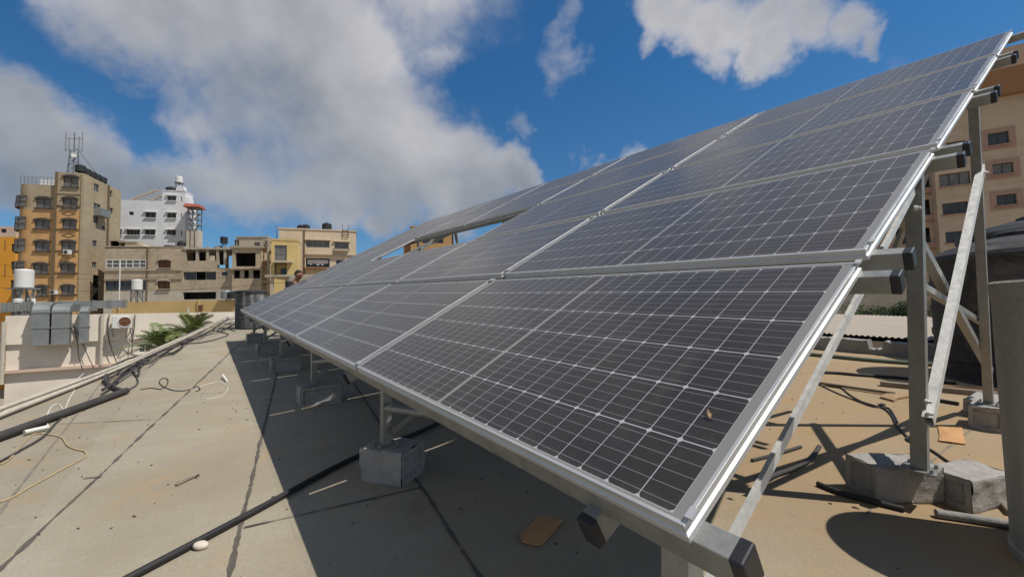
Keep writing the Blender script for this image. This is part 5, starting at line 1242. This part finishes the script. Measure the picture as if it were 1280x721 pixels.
# the outdoor air-conditioning unit
a0, a1, z0, z1 = fn.rect(142.5, 164.5, 394.5, 410); c = fn.P((a0 + a1) / 2, (z0 + z1) / 2, .32)
ac = thing('air_conditioner', 'white outdoor air conditioner unit with a rusty fan on the white wall', 'air conditioner', c, 'air conditioners on walls')
MB().box(c, fn.d, fn.n, Z3, (a1 - a0) / 2, .16, (z1 - z0) / 2).build('casing', 'acw', ac, bevel=.02)
fc_ = c + fn.n * .161 + fn.d * .12
MB().lathe(fc_, [(.235, 0), (.235, .02), (.205, .02), (.205, .005)], 28, tuple(fn.n)).build('fan_ring', 'acw', ac)
MB().lathe(fc_, [(.205, .004), (.06, .006), (.05, .02), (0, .022)], 28, tuple(fn.n)).build('fan', 'rust', ac)
b = MB()
for s_ in (-.3, .3): b.bar(c + fn.d * s_ - Z3 * ((z1 - z0) / 2 + .02) - fn.n * .3, c + fn.d * s_ - Z3 * ((z1 - z0) / 2 + .02) + fn.n * .2, .04, .04); b.bar(c + fn.d * s_ - Z3 * ((z1 - z0) / 2 + .02) + fn.n * .15, c + fn.d * s_ - Z3 * ((z1 - z0) / 2 + .35) - fn.n * .3, .03, .03)
b.build('bracket', 'steel', ac)
P = [c + fn.d * .2 - Z3 * .3, c + fn.d * .1 - Z3 * .6 - fn.n * .2, c + fn.d * .3 - Z3 * 1.0 - fn.n * .25, c + fn.d * .7 - Z3 * 1.2 - fn.n * .25]
MB().tube(P, .02, 6, sub=5).build('hose', 'pvc', ac)
tank_on_stand(17, 43, 336, 359.5, 398, 20.5, 'large white water tank raised on a steel stand on the white neighbour roof')
tank_on_stand(15.5, 29, 373, 387.5, 398, 20, 'low white tank under the stand, the left one')
tank_on_stand(30, 37, 373, 387, 398, 21.6, 'narrow white tank under the stand, the middle one')
tank_on_stand(38, 44.5, 373, 387, 398, 20.6, 'narrow white tank under the stand, the right one')
# overhead wires across the street
for (xa, ya, xb, yb_, dst, lab) in ((-20, 343, 330, 334, 52, 'upper overhead wire in front of the ochre tower'), (-20, 327, 330, 345, 52, 'crossing overhead wire in front of the ochre tower'), (-20, 358, 420, 345, 44, 'lower overhead wire before the grey block building')):
    p, q = at(xa, ya, dst), at(xb, yb_, dst + 3); P = [p.lerp(q, k / 12) - Z3 * (1.0 * 4 * (k / 12) * (1 - k / 12)) for k in range(13)]
    tag(MB().tube(P, .022, 4).build('overhead_wire', 'rubber', loc=p), lab, 'wire', 'overhead wires')

# ------------------------------------------------------------------ plants
def palm_tree(c, label, m, nf, L, seed):
    rnd = random.Random(seed); c = V(c)
    t = thing('palm_tree', label, 'palm tree', (c.x, c.y, ZG), 'palms by the roof edge')
    MB().tube([V((c.x, c.y, ZG)), V((c.x + .1, c.y, (ZG + c.z) / 2)), c], [.24, .17, .15], 12, sub=5).build('trunk', 'bark', t)
    lf = MB(); rbs = MB()
    for k in range(nf):
        az = 2 * math.pi * k / nf * 2.618 + rnd.uniform(-.2, .2); el = rnd.uniform(.25, 1.35); l = L * rnd.uniform(.8, 1.1)
        d = V((math.cos(az), math.sin(az), 0)); pts = []
        for i in range(11):
            s_ = i / 10; pts.append(c + d * (l * s_ * math.cos(el) * (1 + .15 * s_)) + Z3 * (l * s_ * math.sin(el) - l * .55 * s_ * s_ * math.cos(el) ** .6))
        rbs.tube(pts, [.022, .005], 5)
        for i in range(46):
            s_ = .12 + .88 * i / 45; f_ = s_ * 10; i0 = min(9, int(f_)); p = pts[i0].lerp(pts[i0 + 1], f_ - i0); tg = (pts[i0 + 1] - pts[i0]).normalized()
            sd_ = tg.cross(Z3).normalized(); upv = sd_.cross(tg)
            ll = .42 * math.sin(math.pi * min(1, .12 + s_ * .86)) ** .7 * rnd.uniform(.85, 1.1)
            for sg in (-1, 1):
                v = (sd_ * sg * .72 + tg * .62 + upv * rnd.uniform(.05, .4)).normalized(); tip = p + v * ll - Z3 * ll * .12; w_ = tg * .014
                mid = p + v * ll * .5
                lf.add([p - w_ * .5, mid - w_, tip, mid + w_], [(0, 1, 2, 3)])
    rbs.build('frond_stems', m, t); lf.build('crown', m, t)
palm_tree(at(203, 437, 15.5), 'darker green palm crown rising beyond the left roof edge', 'palm', 24, 1.3, 3)
palm_tree(at(240, 418, 16.0), 'brighter yellow green palm crown nearest the streaked drum', 'palm2', 24, 1.2, 5)
def leaf_tree(c, rx, rz, label, n, seed):
    rnd = random.Random(seed); c = V(c); t = thing('tree', label, 'tree', (c.x, c.y, ZG))
    tr = MB().tube([V((c.x, c.y, ZG)), c - Z3 * rz * .5, c + Z3 * rz * .3], [.3, .2, .05], 10, sub=4)
    for k in range(7):
        a = k * 2.4; tr.tube([c - Z3 * rz * .6, c + V((math.cos(a) * rx * .6, math.sin(a) * rx * .6, rz * rnd.uniform(-.1, .6)))], [.09, .02], 6)
    tr.build('trunk', 'bark', t)
    lf = MB(); cl = [(c + V((rnd.gauss(0, .5) * rx, rnd.gauss(0, .5) * rx, rnd.gauss(0, .45) * rz)), rnd.uniform(.3, .55) * rx) for _ in range(26)]
    for k in range(n):
        q, r = rnd.choice(cl); d = V((rnd.gauss(0, 1), rnd.gauss(0, 1), rnd.gauss(0, 1))).normalized(); p = q + d * r * rnd.random() ** .35
        a = V((rnd.gauss(0, 1), rnd.gauss(0, 1), rnd.gauss(0, 1))).normalized(); b_ = a.orthogonal().normalized(); s_ = rnd.uniform(.045, .085)
        lf.add([p - a * s_, p + b_ * s_ * .45, p + a * s_, p - b_ * s_ * .45], [(0, 1, 2, 3)])
    lf.build('crown', 'leaf', t)
leaf_tree(at(1090, 404, 19), 1.15, .75, 'dark leafy tree top behind the ribbed sheet roof', 11000, 4)

# ------------------------------------------------------------------ the person at the far end of the array
def skin_mesh(name, joints, bones, m, parent, sub=2):
    """joints: name -> (pos, radius)"""
    names = list(joints); me = bpy.data.meshes.new(name)
    inv = WM[parent].inverted()
    me.from_pydata([tuple(inv @ V(joints[n][0])) for n in names], [(names.index(a), names.index(b)) for a, b in bones], [])
    o = bpy.data.objects.new(name, me); COL.objects.link(o)
    sk_ = o.modifiers.new('skin', 'SKIN'); sk_.use_smooth_shade = True
    for i, n in enumerate(names):
        r = joints[n][1]; me.skin_vertices[0].data[i].radius = (r, r) if not isinstance(r, tuple) else r
        me.skin_vertices[0].data[i].use_root = (i == 0)
    ss = o.modifiers.new('sub', 'SUBSURF'); ss.levels = sub; ss.render_levels = sub
    me2 = bpy.data.meshes.new_from_object(o.evaluated_get(bpy.context.evaluated_depsgraph_get()))
    o.modifiers.clear(); o.data = me2; me2.materials.clear(); me2.materials.append(MT[m])
    for p_ in me2.polygons: p_.use_smooth = True
    o.parent = parent; WM[o] = WM[parent].copy(); return o
head = at(375.5, 343.5, 11.6)
gz = lambda p_: -(.0277285 * p_.x - .03848142 * p_.y) / .99887
lean = V((.30, -.06, 0))
base = V((head.x - .42, head.y + .06, 0)); base.z = gz(base)
hgt = head.z - base.z
pe = thing('person', 'person in a black shirt leaning forward behind the far end of the panels', 'person', base)
Hh = hgt / .93
fx, sx = V((.98, -.2, 0)), V((.2, .98, 0))        # facing right, body side
J = {}
def j(n, f, s_, z, r): J[n] = (base + fx * f + sx * s_ + Z3 * z * Hh, r)
j('pelvis', 0, 0, .52, .135); j('belly', .06, 0, .61, .13); j('chest', .19, 0, .72, .15); j('upper', .27, 0, .79, .12); j('neck', .33, 0, .845, .055); j('skull0', .37, 0, .885, .075); j('skull', .415, 0, .93, .098); j('crown', .42, 0, .965, .075)
bones = [('pelvis', 'belly'), ('belly', 'chest'), ('chest', 'upper'), ('upper', 'neck'), ('neck', 'skull0'), ('skull0', 'skull'), ('skull', 'crown')]
for s_, q in ((-1, 'r'), (1, 'l')):
    j('sh' + q, .25, .19 * s_, .79, .065); j('el' + q, .40, .26 * s_, .635, .045); j('wr' + q, .60, .22 * s_, .60, .03); j('pm' + q, .68, .21 * s_, .60, .035)
    bones += [('upper', 'sh' + q), ('sh' + q, 'el' + q), ('el' + q, 'wr' + q), ('wr' + q, 'pm' + q)]
    for k in range(4):
        o_ = (k - 1.5) * .02; l_ = (.075, .085, .08, .062)[k]
        j('f%d' % k + q, .70, .21 * s_ + o_, .598, .009); j('g%d' % k + q, .70 + l_ * .6, .21 * s_ + o_ * 1.2, .590, .009); j('h%d' % k + q, .70 + l_, .21 * s_ + o_ * 1.2, .575, .007)
        bones += [('pm' + q, 'f%d' % k + q), ('f%d' % k + q, 'g%d' % k + q), ('g%d' % k + q, 'h%d' % k + q)]
    j('ta' + q, .66, (.21 - .04) * s_, .60, .010); j('tb' + q, .70, (.21 - .062) * s_, .595, .009); bones += [('wr' + q, 'ta' + q), ('ta' + q, 'tb' + q)]
    j('hp' + q, 0, .09 * s_, .49, .09); j('kn' + q, .05, .10 * s_, .28, .06); j('an' + q, .0, .10 * s_, .045, .042); j('to' + q, .17, .12 * s_, .025, .035)
    bones += [('pelvis', 'hp' + q), ('hp' + q, 'kn' + q), ('kn' + q, 'an' + q), ('an' + q, 'to' + q)]
body = skin_mesh('body', J, bones, 'skin', pe)
sc_ = {n: (J[n][0], (J[n][1] + .018)) for n in ('pelvis', 'belly', 'chest', 'upper', 'shr', 'shl')}
sc_['upper'] = (sc_['upper'][0], .16); sc_['shr'] = (sc_['shr'][0], .10); sc_['shl'] = (sc_['shl'][0], .10)
for q in 'rl': sc_['ma' + q] = (J['sh' + q][0].lerp(J['el' + q][0], .75), .075)
skin_mesh('shirt', sc_, [('pelvis', 'belly'), ('belly', 'chest'), ('chest', 'upper'), ('upper', 'shr'), ('upper', 'shl'), ('shr', 'mar'), ('shl', 'mal')], 'shirt', pe)
tr_ = {n: (J[n][0], J[n][1] + .02) for n in ('pelvis', 'hpr', 'hpl', 'knr', 'knl')}
for q in 'rl': tr_['cf' + q] = (J['an' + q][0] + Z3 * .04, .065)
skin_mesh('trousers', tr_, [('pelvis', 'hpr'), ('pelvis', 'hpl'), ('hpr', 'knr'), ('hpl', 'knl'), ('knr', 'cfr'), ('knl', 'cfl')], 'trousers', pe)
hc = J['skull'][0]; hb_ = MB(); nn = 16; vs = []
back = -fx * .03 + Z3 * .012
for i in range(8):
    ph = math.pi * .58 * i / 7
    for k in range(nn):
        th = 2 * math.pi * k / nn; d = V((math.sin(ph) * math.cos(th), math.sin(ph) * math.sin(th), math.cos(ph)))
        if d.dot(fx) > .35 and d.z < .45: d = d * .78
        vs.append(hc + back + V((d.x * .105, d.y * .105, d.z * .13)) * (1 + .05 * mnoise.noise(d * 6)))
hb_.add(vs, [(i * nn + k, (i + 1) * nn + k, (i + 1) * nn + (k + 1) % nn, i * nn + (k + 1) % nn) for i in range(7) for k in range(nn)], True)
hb_.build('hair', 'hair', pe)
fcv = hc + fx * .092
MB().lathe(fcv - Z3 * .02, [(.018, 0), (.014, .02), (0, .03)], 8, tuple(fx)).build('nose', 'skin', pe)
for s_ in (-1, 1):
    MB().lathe(fcv + sx * .035 * s_ + Z3 * .012 - fx * .012, [(.014, 0), (.01, .008), (0, .011)], 8, tuple(fx)).build('eye', 'hair', pe)
    MB().lathe(hc + sx * .095 * s_ - Z3 * .01, [(.03, 0), (.026, .015), (0, .02)], 10, tuple(sx * s_)).build('ear', 'skin', pe)
MB().box(fcv - Z3 * .062 - fx * .012, sx, fx, Z3, .024, .008, .006).build('mouth', 'roses', pe)

# dead leaf lying on the near panel

lp = PP(.41, .30, .0)
for nm, px_, lab in (('dead_leaf', (887, 519), 'small dry brown leaf lying on the nearest solar panel'),):
    r = ray(*px_); c = CAM + r * ((O - CAM).dot(N) / r.dot(N)) + N * .002
    b = MB(); a_, b_ = (S * .8 + U * .6).normalized(), (S * .6 - U * .8).normalized()
    b.add([c - a_ * .012, c - a_ * .002 + b_ * .005 + N * .002, c + a_ * .011 + N * .002, c - b_ * .004 + N * .004], [(0, 1, 2, 3)])
    b.add([c - a_ * .012 - N * .001, c - a_ * .002 + b_ * .005 + N * .001, c + a_ * .011 + N * .008, c - b_ * .004 + N * .003], [(3, 2, 1, 0)])
    tag(b.build(nm, 'wood', loc=c), lab, 'leaf')
p_ = at(283, 373, 43); roof_tank(p_, .5, .85, 'small grey tank on the low yellow building beside the streaked drum', 'duct')
p_ = at(291, 373, 43); roof_tank(p_, .5, .7, 'small black tank on the low yellow building beside the streaked drum', 'blackpl')

# panel leads hanging under the rack
for (a_, b_, sag, lab) in (                           (PP(.25, .30, -.16), PP(2.2, .30, -.16), .10, 'thin dark panel lead sagging under the nearest solar panel'),
                           (PP(2.3, .32, -.16), PP(4.4, .30, -.16), .09, 'thin dark panel lead sagging under the second solar panel')):
    P = [a_.lerp(b_, k / 10) - Z3 * sag * 4 * (k / 10) * (1 - k / 10) * (1 + .3 * math.sin(k * 2.1)) for k in range(11)]
    tag(MB().tube(P, .005 if sag < .2 else .009, 6, sub=4).build('cable', 'rubber', loc=a_), lab, 'cable', 'leads hanging under the rack')
